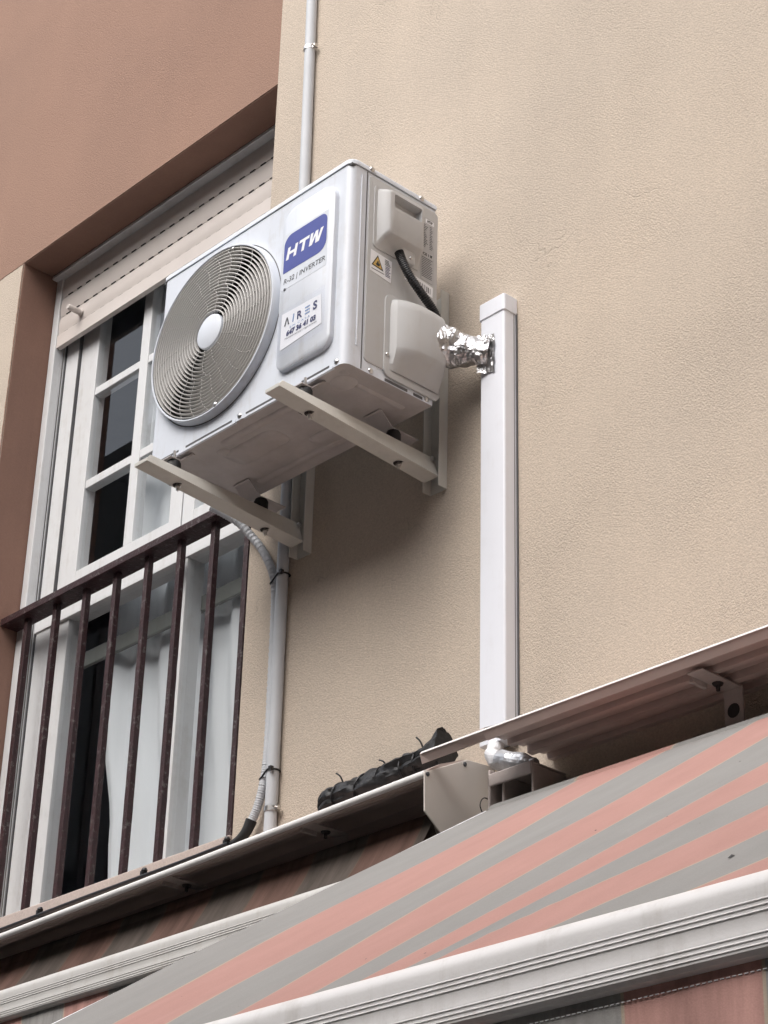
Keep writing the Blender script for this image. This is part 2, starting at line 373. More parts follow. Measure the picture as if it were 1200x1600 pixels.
def text_pts(body, size, bold=0.0, shear=0.0, width=None):
    """outline lettering as a flat mesh in (u, v), origin at the lower left"""
    cu = bpy.data.curves.new('lettering', 'FONT'); cu.body = body; cu.size = size; cu.offset = bold; cu.shear = shear
    cu.resolution_u = 3
    o = bpy.data.objects.new('lettering', cu); C.objects.link(o)
    dg = bpy.context.evaluated_depsgraph_get(); dg.update()
    me = bpy.data.meshes.new_from_object(o.evaluated_get(dg))
    vs = [v.co[:2] for v in me.vertices]; fs = [tuple(p.vertices) for p in me.polygons]
    bpy.data.objects.remove(o); bpy.data.curves.remove(cu); bpy.data.meshes.remove(me)
    if vs:
        u0 = min(v[0] for v in vs); u1 = max(v[0] for v in vs)
        k = (width/(u1-u0)) if width else 1
        vs = [((v[0]-u0)*k, v[1]) for v in vs]
    return vs, fs
def catmull(pts, k=8):
    P = [Vector(q) for q in pts]; out = []
    for i in range(len(P)-1):
        a, b, c, d = P[max(i-1, 0)], P[i], P[i+1], P[min(i+2, len(P)-1)]
        for j in range(k):
            t = j/k
            out.append(0.5*((2*b)+(c-a)*t+(2*a-5*b+4*c-d)*t*t+(3*b-a-3*c+d)*t**3))
    out.append(P[-1]); return out
def rrect(a0, a1, b0, b1, r, n=5):
    """rounded rectangle outline in two coordinates; r = one radius or four (from lower left, counter-clockwise)"""
    R = r if isinstance(r, (list, tuple)) else (r,)*4
    out = []
    for (ca, cb, sa, sb, st), q in zip(((a0, b0, 1, 1, PI), (a1, b0, -1, 1, 1.5*PI), (a1, b1, -1, -1, 0), (a0, b1, 1, -1, 0.5*PI)), R):
        if q < 1e-6: out.append((ca, cb)); continue
        for i in range(n+1):
            t = st + 0.5*PI*i/n; out.append((ca+sa*q+q*math.cos(t), cb+sb*q+q*math.sin(t)))
    return out

# ================================================================== the setting
GZ = -4.3
g = MB().add([(-60, -60, GZ), (60, -60, GZ), (60, 60, GZ), (-60, 60, GZ)], [(0, 1, 2, 3)]).build('street', 'ground')
g['kind'] = 'structure'

# ------------------------------------------------------------------ the house across the narrow street (added out of view to shape light and reflections)
op = thing('added_facing_house', 'added house across the street, out of view, shaping light and reflections', 'building', (0, -10, GZ))
YO = -9.5
mb = MB()
cols = [-26+3.2*i for i in range(17)]; rws = [(GZ+1.2, GZ+2.9), (GZ+4.4, GZ+6.1), (GZ+7.6, GZ+9.3), (GZ+10.8, GZ+12.3)]
rws = rws[:3]
zc = [GZ]+[q for r in rws for q in r]+[GZ+9.9]; xc = [-28.0]+[q for c in cols for q in (c, c+1.3)]+[30.0]
for i in range(len(xc)-1):
    for j in range(len(zc)-1):
        if not (i % 2 == 1 and j % 2 == 1): mb.add([(xc[i], YO, zc[j]), (xc[i+1], YO, zc[j]), (xc[i+1], YO, zc[j+1]), (xc[i], YO, zc[j+1])], [(0, 1, 2, 3)])
mb.box(-28, 30, YO-8, YO-0.3, GZ, GZ+9.9)
mb.box(-28, -7.5, YO-8, YO-0.2, GZ+9.9, GZ+15)  # taller block added to darken the reflection in the panes
mb.build('wall', mat('added_house_render', (0.17, 0.16, 0.15), 0.9), op)
wproto = None
for c in cols:
    for z0, z1 in rws:
        if wproto is None:
            wproto = MB().box(c, c+1.3, YO-0.2, YO-0.15, z0, z1).build('window', MT['dark'], op); w0 = (c, z0)
        else: share(wproto, op, (c-w0[0], 0, z0-w0[1]))

# ------------------------------------------------------------------ the building with its window opening
XL, XR, ZT, ZS = -1.436, -0.066, 1.556, -0.915      # window opening
bld = thing('apartment_building', 'beige and terracotta rendered house facade with the recessed window', 'building', (0, 0, GZ))
def slab(name, m, x0, x1, z0, z1, y0=0.0, y1=0.30):
    return MB().box(x0, x1, y0, y1, z0, z1).build(name, m, bld)
slab('wall', 'beige', XR, 9, GZ, 9, -0.004)
slab('wall', 'beige', -7, XL, GZ, ZT)
slab('wall', 'beige', XL, XR, GZ, ZS)
slab('lintel_wall', 'brown', -7, XR, ZT, 9)
slab('added_sky_blocker', 'beige', 7.2, 9, GZ, 8, -5.5, -0.01)  # wing added out of view to block sky light from the right
# smooth painted reveals, a coat just proud of the masonry edges
MB().box(XL, XL+0.004, 0.003, 0.178, -0.87, ZT-0.004).build('reveal', 'reveal', bld)
MB().box(XL, XR-0.0, 0.003, 0.178, ZT-0.004, ZT-0.0005).build('soffit', 'reveal', bld)
MB().bbox(XL+0.004, XR-0.002, -0.012, 0.30, ZS, -0.872, 0.004).build('window_sill', 'sill', bld)
# ragged paint line where the brown coat laps round the corner onto the front
def ragged(name, m, vertical, a0, a1, edge, w0, amp, seed, side):
    n = int((a1-a0)/0.008); vs = []
    for i in range(n+1):
        a = a0+(a1-a0)*i/n; e = edge+side*(w0+amp*noise.noise((a*23, seed, 0))+amp*0.7*noise.noise((a*90, seed, 4)))
        for b, y in ((edge-side*0.001, -0.0015), (e, -0.0015), (e+side*0.0012, 0.0005)):
            vs.append((b, y, a) if vertical else (a, y, b))
    return MB().add(vs, [(i*3+k, i*3+k+1, i*3+k+4, i*3+k+3) for i in range(n) for k in range(2)]).build(name, m, bld)
ragged('paint_edge', 'reveal', True, -0.9, ZT, XL, 0.004, 0.004, 3.0, -1)
ragged('paint_edge', 'brown', False, -3.2, XL+0.001, ZT, 0.003, 0.004, 7.0, -1)
# the dark room behind
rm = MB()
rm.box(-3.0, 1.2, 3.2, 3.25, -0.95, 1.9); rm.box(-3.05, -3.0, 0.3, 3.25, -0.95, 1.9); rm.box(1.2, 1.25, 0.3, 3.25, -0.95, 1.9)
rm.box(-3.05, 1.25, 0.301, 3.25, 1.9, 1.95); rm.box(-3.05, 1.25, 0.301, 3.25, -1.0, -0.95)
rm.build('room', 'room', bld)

# window: fixed frame, sashes, muntins and panes
YF = 0.178
fr = MB()
fr.box(XL+0.042, -1.392, YF, 0.25, -0.872, 1.553)
fr.box(-0.13, XR, YF, 0.25, -0.872, 1.553)
fr.box(-1.392, -0.13, YF+0.004, 0.25, 1.49, 1.553)
fr.box(-1.392, -0.13, YF+0.003, 0.25, 0.176, 0.236)
win = fr.build('window', 'frame', bld, bevel=0.002)
def wpart(name, m, x0, x1, z0, z1, y0, y1, bev=0.002):
    o = MB().box(x0, x1, y0, y1, z0, z1).build(name, m, win, bevel=bev); return o
# inner frame profile strips at the left (each a step of the section)
wpart('frame_strip', 'frame', -1.387, -1.309, -0.872, 1.49, YF+0.008, 0.25)
wpart('frame_strip', 'frame', -1.306, -1.212, -0.872, 0.176, YF+0.012, 0.25)
# shadow gaps between the frame profiles
for xg, z0g in ((-1.3895, -0.872), (-1.3060, 0.236)): wpart('joint', 'seam', xg-0.0020, xg+0.0020, z0g, 1.49, YF+0.0035, YF+0.02, 0)
# upper left sash
YS = YF+0.014
for a in ((-1.303, -1.205, 0.24, 1.488), (-0.722, -0.660, 0.24, 1.488)): wpart('stile', 'frame', *a, YS, 0.238)
wpart('sash_rail', 'frame', -1.205, -0.722, 0.24, 0.342, YS+0.001, 0.238)
wpart('sash_rail', 'frame', -1.205, -0.722, 1.40, 1.488, YS+0.001, 0.238)
wpart('muntin', 'frame', -0.957, -0.912, 0.342, 1.40, YS+0.002, 0.232)
for z0, z1 in ((1.002, 1.031), (0.644, 0.675)):
    wpart('muntin', 'frame', -1.205, -0.957, z0, z1, YS+0.004, 0.231); wpart('muntin', 'frame', -0.912, -0.722, z0, z1, YS+0.004, 0.231)
# upper right sash
for a in ((-0.654, -0.598, 0.24, 1.488), (-0.19, -0.133, 0.24, 1.488)): wpart('stile', 'frame', *a, YS, 0.238)
wpart('sash_rail', 'frame', -0.598, -0.19, 0.24, 0.342, YS+0.001, 0.238)
wpart('sash_rail', 'frame', -0.598, -0.19, 1.40, 1.488, YS+0.001, 0.238)
wpart('muntin', 'frame', -0.395, -0.35, 0.342, 1.40, YS+0.002, 0.232)
for z0, z1 in ((1.002, 1.031), (0.644, 0.675)):
    wpart('muntin', 'frame', -0.598, -0.395, z0, z1, YS+0.004, 0.231); wpart('muntin', 'frame', -0.35, -0.19, z0, z1, YS+0.004, 0.231)
# lower fixed lights
wpart('mullion', 'frame', -0.628, -0.598, -0.84, 0.176, YF+0.006, 0.25)
wpart('sash_rail', 'frame', -1.212, -0.13, -0.872, -0.84, YF+0.006, 0.25)
def pane(x0, x1, z0, z1, y):
    tilt = random.uniform(-0.0012, 0.0012)
    MB().add([(x0-0.004, y, z0-0.004), (x1+0.004, y+tilt, z0-0.004), (x1+0.004, y+tilt, z1+0.004), (x0-0.004, y, z1+0.004)], [(0, 1, 2, 3)]).build('pane', 'glass', win, fixn=False)
zs = (0.342, 0.644, 1.002, 1.40)
for x0, x1 in ((-1.205, -0.957), (-0.912, -0.722), (-0.598, -0.395), (-0.35, -0.19)):
    for z0, z1 in ((0.342, 0.644), (0.675, 1.002), (1.031, 1.40)): pane(x0, x1, z0, z1, YS+0.013)
pane(-1.212, -0.628, -0.84, 0.176, YF+0.020); pane(-0.598, -0.13, -0.84, 0.176, YF+0.020)
MB().bbox(-1.30, -0.10, 0.246, 0.260, 0.018, 0.070, 0.003).build('grey_band', 'bar_grey', win)  # bar added to draw the grey band across the lower panes

# roller shutter, mostly rolled up
YSH = 0.150
bx = MB(); bx.bbox(XL+0.006, XL+0.040, 0.140, 0.178, -0.872, 1.545, 0.003)
shut = bx.build('roller_shutter', 'frame', bld)
MB().bbox(XR-0.040, XR-0.002, 0.140, 0.178, -0.872, 1.545, 0.003).build('guide_rail', 'frame', shut)
MB().bbox(XL+0.005, XR-0.002, 0.118, 0.176, 1.538, 1.5515, 0.003).build('lintel_strip', 'frame', shut)
zb = [1.250, 1.306, 1.380, 1.460, 1.542]
for i in range(4):
    z0, z1 = zb[i], zb[i+1]-0.003
    prof = []
    if i == 0:
        prof = [(YSH-0.006, z0), (YSH-0.007, z1-0.003), (YSH-0.003, z1), (YSH+0.012, z1), (YSH+0.012, z0)]
    else:
        for k in range(7):
            t = k/6; prof.append((YSH+0.002-0.007*math.sin(PI*(0.08+0.84*t)), z0+(z1-z0)*t))
        prof += [(YSH+0.012, z1), (YSH+0.012, z0)]
    MB().prism(prof, XL+0.041, XR-0.041).build('slat', 'shutter', shut, smooth=25)
sm = MB()
for z in zb[1:4]:
    x = XL+0.075
    while x < XR-0.06:
        sm.box(x, x+0.024, YSH-0.003, YSH+0.006, z-0.0036, z-0.0004); x += 0.052
sm.build('vent_slots', 'slot', shut)['kind'] = 'stuff'
MB().lathe((-1.262, YSH-0.006, 1.335), [(0.0135, 0), (0.0135, -0.004), (0.0105, -0.006), (0.0105, -0.052), (0.008, -0.056), (0.0, -0.056)], 16, 'y').build('stop_peg', 'shutter', shut, smooth=40)

# sheer curtains inside
def curtain(name, label, x0f, x1, zlo, zhi, y0, amp, seed):
    nx, nz = 120, 40; mb = MB(); vs = []
    for j in range(nz+1):
        z = zlo+(zhi-zlo)*j/nz; x0 = x0f(z)-0.06
        for i in range(nx+1):
            t = i/nx; x = x0+(x1-x0)*t
            fold = math.sin(t*58+seed+0.6*math.sin(z*1.3))*0.6+math.sin(t*23+seed*2+0.5*z)*0.9+0.35*noise.noise((t*30, z*1.5, seed))
            vs.append((x, y0+amp*fold+0.004*noise.noise((x*9, z*7, seed)), z))
    fs = [(j*(nx+1)+i, j*(nx+1)+i+1, (j+1)*(nx+1)+i+1, (j+1)*(nx+1)+i) for j in range(nz) for i in range(nx)]
    return tag(mb.add(vs, fs).build(name, 'curtain', smooth=180), label, 'curtain')
def edge_left(z):
    pts = [(-0.95, -0.955), (-0.71, -0.985), (-0.5, -1.0), (-0.31, -1.05), (-0.03, -1.085), (0.2, -1.062), (0.5, -1.0), (0.8, -0.96), (1.6, -0.95)]
    for (a, b), (c, d) in zip(pts, pts[1:]):
        if z <= c: return b+(d-b)*(z-a)/(c-a)
    return -0.95
curtain('curtain', 'sheer white curtain with a wavy left edge behind the window glass', edge_left, -0.02, -0.93, 1.85, 0.300, 0.015, 1.7)

# ------------------------------------------------------------------ window railing
rl = thing('window_railing', 'worn maroon iron railing with upright bars across the window', 'railing', (-0.75, 0.11, -0.872))
MB().bbox(XL+0.004, XR, 0.076, 0.144, 0.181, 0.206, 0.002).build('handrail', 'rail', rl)
proto = None
for k in range(8):
    x = -1.322+0.1578*k
    if proto is None:
        # hammered square bar, slightly uneven
        mb = MB(); n = 26; vs = []; fs = []; h = 0.0098
        for j in range(n+1):
            z = -0.872+(0.181+0.872)*j/n
            for a, b in ((-1, -1), (1, -1), (1, 1), (-1, 1)):
                q = 1+0.06*noise.noise((j*0.9, a*3, b*5)); vs.append((x+a*h*q, 0.111+b*h*q, z))
        for j in range(n):
            for c in range(4): fs.append((j*4+c, j*4+(c+1) % 4, j*4+4+(c+1) % 4, j*4+4+c))
        proto = mb.add(vs, fs).build('baluster', 'rail', rl, bevel=0.0015); x0b = x
    else:
        o = share(proto, rl, (x-x0b, 0, 0))
        bmod = o.modifiers.new('bevel', 'BEVEL'); bmod.width = 0.0015; bmod.segments = 2; bmod.limit_method = 'ANGLE'; bmod.angle_limit = math.radians(40)

# ================================================================== air conditioner outdoor unit
W, H, YFR, YBK = 0.765, 0.605, -0.41, -0.12
ac = thing('air_conditioner', 'white wall-mounted air conditioner outdoor unit with round fan grille', 'air conditioner', (W/2, (YFR+YBK)/2, 0))
# casing: rounded front corners, the flat front carries the fan opening
RC = 0.022; ZL = H-0.020
FC = (0.2586, 0.3023); FR_ = 0.251; HR = 0.2428
cs = MB()
def corner(cx, cy, a0, a1, n=6): return [(cx+RC*math.cos(a0+(a1-a0)*i/n), cy+RC*math.sin(a0+(a1-a0)*i/n)) for i in range(n+1)]
pl = corner(RC, YFR+RC, 1.5*PI, PI)           # front left, going to the side
pr = corner(W-RC, YFR+RC, 1.5*PI, 2*PI)       # front right
out = pr + [(W, YBK), (0, YBK)] + pl[::-1]
n = len(out)
cs.add([(x, y, 0) for x, y in out]+[(x, y, ZL) for x, y in out], [(i, i+1, n+i+1, n+i) for i in range(n-1)])
# front with hole
x0, x1, z0, z1 = RC, W-RC, 0.0, ZL
angs = sorted(set([2*PI*i/96 for i in range(96)]+[math.atan2(z-FC[1], x-FC[0]) % (2*PI) for x in (x0, x1) for z in (z0, z1)]))
inn, ou = [], []
for a in angs:
    ca, sa = math.cos(a), math.sin(a); t = 1e9
    if ca > 1e-9: t = min(t, (x1-FC[0])/ca)
    if ca < -1e-9: t = min(t, (x0-FC[0])/ca)
    if sa > 1e-9: t = min(t, (z1-FC[1])/sa)
    if sa < -1e-9: t = min(t, (z0-FC[1])/sa)
    inn.append((FC[0]+HR*ca, YFR, FC[1]+HR*sa)); ou.append((FC[0]+t*ca, YFR, FC[1]+t*sa))
m_ = len(angs)
cs.add(inn+ou, [(i, (i+1) % m_, m_+(i+1) % m_, m_+i) for i in range(m_)])
casing = cs.build('casing', 'ac', ac, smooth=30)
# lid with a turned-down rim
lid = MB(); lo = [(x+(0.003 if x > W/2 else -0.003)*(1), y-0.003 if y < -0.3 else y+0.002) for x, y in out]
k = len(lo)
def ring(off, z): 
    cx, cy = W/2, (YFR+YBK)/2
    return [(cx+(x-cx)*(1-off/0.38), cy+(y-cy)*(1-off/0.145), z) for x, y in lo]
vs = ring(0, ZL+0.0025)+ring(0, H-0.007)+ring(0.003, H-0.002)+ring(0.009, H)
fs = [(j*k+i, j*k+(i+1) % k, (j+1)*k+(i+1) % k, (j+1)*k+i) for j in range(3) for i in range(k)]+[tuple(range(3*k, 4*k)), tuple(range(k))[::-1]]
lid.add(vs, fs).build('lid', 'ac', ac, smooth=35)
# seam gap under the lid rim
MB().prism([(YFR+0.002, ZL-0.003), (YFR+0.002, ZL+0.004), (YBK-0.002, ZL+0.004), (YBK-0.002, ZL-0.003)], 0.002, W-0.002).build('lid_seam', 'seam', ac)
# base pan
bs = MB()
bo = [(x, y) for x, y in out]
bs.add([(x, y, 0.0005) for x, y in bo], [tuple(range(len(bo)))])
base = bs.build('base_pan', 'ac_base', ac)
em = MB()
def emboss(cx, cy, a, b, r, d=0.004):
    o1 = rrect(cx-a, cx+a, cy-b, cy+b, r, 6); o2 = rrect(cx-a+0.006, cx+a-0.006, cy-b+0.006, cy+b-0.006, max(r-0.006, 0.002), 6); q = len(o1)
    em.add([(x, y, 0) for x, y in o1]+[(x, y, -d) for x, y in o2], [(i, (i+1) % q, q+(i+1) % q, q+i) for i in range(q)]+[tuple(range(q, 2*q))])
emboss(0.30, -0.29, 0.10, 0.040, 0.03); emboss(0.47, -0.20, 0.05, 0.030, 0.02); emboss(0.40, -0.36, 0.15, 0.014, 0.012)
emboss(0.33, -0.165, 0.17, 0.013, 0.01); emboss(0.705, -0.24, 0.010, 0.08, 0.008, 0.003); emboss(0.69, -0.345, 0.035, 0.03, 0.028, 0.003)
emboss(0.06, -0.25, 0.012, 0.10, 0.01, 0.003); emboss(0.22, -0.33, 0.02, 0.02, 0.018, 0.003); emboss(0.725, -0.375, 0.012, 0.012, 0.011, 0.002)
em.build('embossing', 'ac_base', base, smooth=50)
# bright hemmed edge along the front bottom with slots
hm = MB(); hm.box(0.03, 0.36, YFR-0.0025, YFR+0.004, -0.003, 0.0035); hm.box(0.39, W-0.04, YFR-0.0025, YFR+0.004, -0.003, 0.0035)
hm.build('bottom_hem', 'ac', base)
st = MB()
for a, b in ((0.06, 0.13), (0.16, 0.345), (0.40, 0.56), (0.61, 0.71)): st.box(a, b, YFR-0.0012, YFR+0.002, 0.006, 0.0115)
st.build('bottom_slot', 'seam', base)
st = MB()
for a, b in ((-0.28, -0.205), (-0.185, -0.155)): st.box(W-0.002, W+0.001, a, b, 0.003, 0.010)
st.build('bottom_slot', 'seam', base)
# fan grille
gy = lambda r: YFR-0.027+0.006*(r/0.24)**2
mb = MB()
mb.lathe((FC[0], 0, FC[1]), [(FR_+0.002, YFR+0.001), (FR_, YFR-0.003), (FR_-0.0015, YFR-0.021), (FR_-0.0035, YFR-0.0235), (FR_-0.0068, YFR-0.0235), (FR_-0.008, YFR-0.021)], 128)
rim = mb.build('grille_rim', 'ac', ac, smooth=50)
MB().lathe((FC[0], 0, FC[1]), [(FR_+0.0045, YFR-0.0006), (FR_+0.0015, YFR-0.0006)], 96).build('rim_joint', 'seam', ac)
mb = MB(); R0, NR = 0.060, 18
for i in range(NR):
    r = R0+(0.2385-R0)*i/(NR-1); mb.lathe((FC[0], gy(r), FC[1]), [(r-0.0008, -0.0012), (r+0.0008, -0.0012), (r+0.0016, 0.0), (r+0.0016, 0.0110), (r-0.0016, 0.0110), (r-0.0016, 0.0), (r-0.0008, -0.0012)], 100)
for s0, s1, num, sw in ((0.055, 0.135, 14, 0.30), (0.130, 0.2425, 26, 0.24)):
    for i in range(num):
        a0 = 2*PI*i/num; pts = []
        for q in range(9):
            t = q/8; r = s0+(s1-s0)*t; a = a0+sw*(t-0.5)*abs(t-0.2)*2.0
            pts.append((FC[0]+r*math.cos(a), gy(r)+0.0012, FC[1]+r*math.sin(a)))
        mb.tube(pts, 0.0009, 5, False)
mb.build('grille_wires', 'grille', ac, smooth=60)
MB().lathe((FC[0], YFR-0.0265, FC[1]), [(0.0, -0.0025), (0.045, -0.0025), (0.0485, -0.001), (0.050, 0.002), (0.050, 0.010)], 48).build('grille_hub', 'ac', ac, smooth=40)
# cavity and fan
MB().lathe((FC[0], 0, FC[1]), [(HR, YFR-0.020), (HR-0.002, YFR+0.05), (HR-0.004, YFR+0.20), (0.0, YFR+0.20)], 64).build('fan_shroud', 'dark', ac, smooth=40)
fb = MB()
for i in range(3):
    nr, na = 8, 10; vs = []
    for p in range(nr+1):
        r = 0.045+(0.222-0.045)*p/nr
        for q in range(na+1):
            t = q/na; a = 2*PI*i/3+0.5+(1.55*t)*(0.75+0.25*p/nr)+0.35*p/nr
            vs.append((FC[0]+r*math.cos(a), YFR+0.045+0.055*(t-0.3)*(0.6+0.4*p/nr)+0.01, FC[1]+r*math.sin(a)))
    fb.add(vs, [(p*(na+1)+q, p*(na+1)+q+1, (p+1)*(na+1)+q+1, (p+1)*(na+1)+q) for p in range(nr) for q in range(na)])
fb.lathe((FC[0], YFR+0.02, FC[1]), [(0, 0), (0.04, 0.003), (0.055, 0.012), (0.055, 0.07)], 32)
fb.build('fan', 'blade', ac, smooth=50)
# raised badge panel on the front
def raised(name, m, a0, a1, b0, b1, r, d, rim_, face, parent, n=6):
    """raised pad with sloping sides. face 'f' = on the front (-y), 's' = on the right side (+x)"""
    R = list(r) if isinstance(r, (list, tuple)) else [r]*4
    o1 = rrect(a0, a1, b0, b1, R, n); o2 = rrect(a0+rim_*0.25, a1-rim_*0.25, b0+rim_*0.25, b1-rim_*0.25, [max(q-rim_*0.25, 0.001) for q in R], n)
    o3 = rrect(a0+rim_, a1-rim_, b0+rim_, b1-rim_, [max(q-rim_, 0.001) for q in R], n); q = len(o1)
    lv = [(o1, -0.001), (o1, 0.0), (o2, d*0.75), (o3, d)]
    P = (lambda a, b, h: (a, YFR-h, b)) if face == 'f' else (lambda a, b, h: (W+h, a, b))
    vs = [P(a, b, h) for o, h in lv for a, b in o]; L = len(lv)
    fs = [(j*q+i, j*q+(i+1) % q, (j+1)*q+(i+1) % q, (j+1)*q+i) for j in range(L-1) for i in range(q)]+[tuple(range((L-1)*q, L*q))]
    return MB().add(vs, fs).build(name, m, parent, smooth=40)
PD = 0.016
badge = raised('badge_panel', 'ac', 0.520, 0.722, 0.062, 0.548, (0.034, 0.034, 0.05, 0.05), PD, 0.008, 'f', ac, 8)
YP = YFR-PD
def plate_f(name, m, outline, y, parent, th=0.0006):
    q = len(outline)
    return MB().add([(a, y, b) for a, b in outline]+[(a, y-th, b) for a, b in outline], [(i, (i+1) % q, q+(i+1) % q, q+i) for i in range(q)]+[tuple(range(q, 2*q))]).build(name, m, parent)
def write_f(name, m, body, size, u, z, y, parent, bold=0, shear=0, width=None):
    vs, fs = text_pts(body, size, bold, shear, width)
    return MB().add([(u+a, y, z+b) for a, b in vs], fs).build(name, m, parent)
plate_f('badge_film', 'paper', rrect(0.532, 0.702, 0.300, 0.468, 0.004, 3), YP-0.0002, badge, 0.0002).data.materials[0] = MT['ac']
logo = plate_f('brand_logo', 'blue', rrect(0.536, 0.698, 0.350, 0.462, (0.001, 0.030, 0.022, 0.030), 8), YP-0.0006, badge, 0.0003)
# bold slanted white letters H T W, drawn stroke by stroke
lt = MB(); yl = YP-0.0012
def stroke(pts): lt.add([(0.5445+u*0.137+0.20*v*0.036, yl, 0.3865+v*0.036) for u, v in pts], [tuple(range(len(pts)))])
stroke([(0.00, 0), (0.075, 0), (0.075, 1), (0.00, 1)]); stroke([(0.205, 0), (0.28, 0), (0.28, 1), (0.205, 1)]); stroke([(0.075, 0.38), (0.205, 0.38), (0.205, 0.62), (0.075, 0.62)])
stroke([(0.325, 0.76), (0.60, 0.76), (0.60, 1), (0.325, 1)]); stroke([(0.425, 0), (0.50, 0), (0.50, 0.76), (0.425, 0.76)])
stroke([(0.632, 1), (0.637, 0), (0.722, 0), (0.785, 0.60), (0.812, 0), (0.915, 0), (0.985, 1), (0.905, 1), (0.866, 0.36), (0.838, 1), (0.765, 1), (0.706, 0.42), (0.705, 1)])
lt.build('lettering', 'paper', logo)
write_f('lettering', 'ink', 'R-32 | INVERTER', 0.021, 0.540, 0.3165, YP-0.0008, badge, 0.0002, 0.15, 0.156)
MB().lathe((0.545, YP-0.0006, 0.300), [(0.0045, 0), (0.0035, -0.001), (0, -0.001)], 10).build('smudge', 'ink', badge)
# installer's sticker, in a clear sleeve, slightly askew
sk = MB()
so = [(0.540, 0.121), (0.694, 0.133), (0.688, 0.221), (0.541, 0.226)]
sk_ = plate_f('installer_sticker', 'paper', so, YP-0.0004, badge, 0.0006)
ys = YP-0.0017
def sw(m, body, size, u, z, bold=0.0, shear=0.0, width=None): write_f('lettering', m, body, size, u, z, ys, sk_, bold, shear, width)
lt = MB(); lt.add([(0.552, ys, 0.186), (0.557, ys, 0.186), (0.5625, ys, 0.203), (0.567, ys, 0.186), (0.572, ys, 0.186), (0.5645, ys, 0.209), (0.5605, ys, 0.209)], [(0, 1, 2, 6), (2, 3, 4, 5), (2, 5, 6)]); lt.build('lettering', 'ink', sk_)
lt = MB(); lt.add([(0.583, ys, 0.186), (0.587, ys, 0.186), (0.590, ys, 0.209), (0.586, ys, 0.209)], [(0, 1, 2, 3)]); lt.build('lettering', 'inkpale', sk_)
sw('inkblue', 'R', 0.031, 0.601, 0.186, 0.0008)
lt = MB()
for zz in (0.186, 0.195, 0.204): lt.add([(0.630, ys, zz), (0.648, ys, zz), (0.648, ys, zz+0.0035), (0.630, ys, zz+0.0035)], [(0, 1, 2, 3)])
lt.build('lettering', 'inkpale', sk_)
sw('inkblue', 'S', 0.033, 0.660, 0.186, 0.0012)
sw('inkpale', 'E N  C A S A', 0.0085, 0.575, 0.172, 0, 0, 0.075)
sw('inkblue', '647 36 41 03', 0.0195, 0.562, 0.154, 0.0010, 0.1, 0.110)
sw('ink', 'Mantenimientos y reparaciones', 0.0075, 0.558, 0.1445, 0, 0, 0.118)
slv = MB()
nx, nz = 16, 10
slv.add([(0.528+0.178*i/nx, YP-0.0040-0.0010*noise.noise((i*0.9, j*0.8, 3.1)), 0.100+0.008*i/nx+0.132*j/nz) for j in range(nz+1) for i in range(nx+1)],
        [(j*(nx+1)+i, j*(nx+1)+i+1, (j+1)*(nx+1)+i+1, (j+1)*(nx+1)+i) for j in range(nz) for i in range(nx)])
def film_mat():
    m = bpy.data.materials.new('clear_plastic_film'); m.use_nodes = True
    t = m.node_tree; N = t.nodes; L = t.links; N.remove(N['Principled BSDF']); o = [q for q in N if q.type == 'OUTPUT_MATERIAL'][0]
    tr = N.new('ShaderNodeBsdfTransparent'); tr.inputs[0].default_value = (0.97, 0.975, 0.99, 1)
    gl = N.new('ShaderNodeBsdfGlossy'); gl.inputs['Roughness'].default_value = 0.25
    mx = N.new('ShaderNodeMixShader'); mx.inputs[0].default_value = 0.045; L.new(tr.outputs[0], mx.inputs[1]); L.new(gl.outputs[0], mx.inputs[2]); L.new(mx.outputs[0], o.inputs[0]); return m
slv.build('clear_sleeve', film_mat(), sk_, smooth=180)
# screws
def screw(c, axis, parent, r=0.0065):
    s = -1 if axis == 'y' else 1
    mb = MB().lathe(c, [(r*1.25, 0), (r*1.2, s*0.001), (r*0.8, s*0.0035), (0, s*0.004)], 12, axis); mb.build('screw', 'steel', parent, smooth=60)
for x, z in ((0.736, 0.012), (0.375, 0.012)): screw((x, YFR, z), 'y', ac)
screw((0.300, YFR-0.0225, 0.0665), 'y', ac, 0.006); screw((0.33, YFR-0.0225, 0.527), 'y', ac, 0.004)
for y, z in ((-0.345, 0.5965), (-0.172, 0.5965)): screw((W+0.003, y, z), 'x', ac)
for y, z in ((-0.326, 0.011), (-0.140, 0.011)): screw((W, y, z), 'x', ac)
# right side: wrap-around seam, pressed panel, handle cover, labels, valve cover
MB().box(W-0.001, W+0.0008, -0.3595, -0.3565, 0.003, ZL-0.002).build('side_seam', 'seam', ac)
MB().bbox(W-0.002, W+0.0025, -0.3775, -0.3725, 0.06, ZL-0.02, 0.0012).build('pressed_rib', 'ac', ac)
side = raised('side_panel', 'ac_plastic', -0.352, -0.112, 0.030, 0.577, 0.012, 0.003, 0.004, 's', ac)
WS = W+0.003
def loft(name, m, levels, parent, cap=True, ang=40):
    q = len(levels[0]); vs = [p for lv in levels for p in lv]
    fs = [(j*q+i, j*q+(i+1) % q, (j+1)*q+(i+1) % q, (j+1)*q+i) for j in range(len(levels)-1) for i in range(q)]
    if cap: fs.append(tuple(range((len(levels)-1)*q, len(levels)*q)))
    return MB().add(vs, fs).build(name, m, parent, smooth=ang)
def lv(h, a0, a1, b0, b1, r, n=5): return [(W+h, a, b) for a, b in rrect(a0, a1, b0, b1, r, n)]
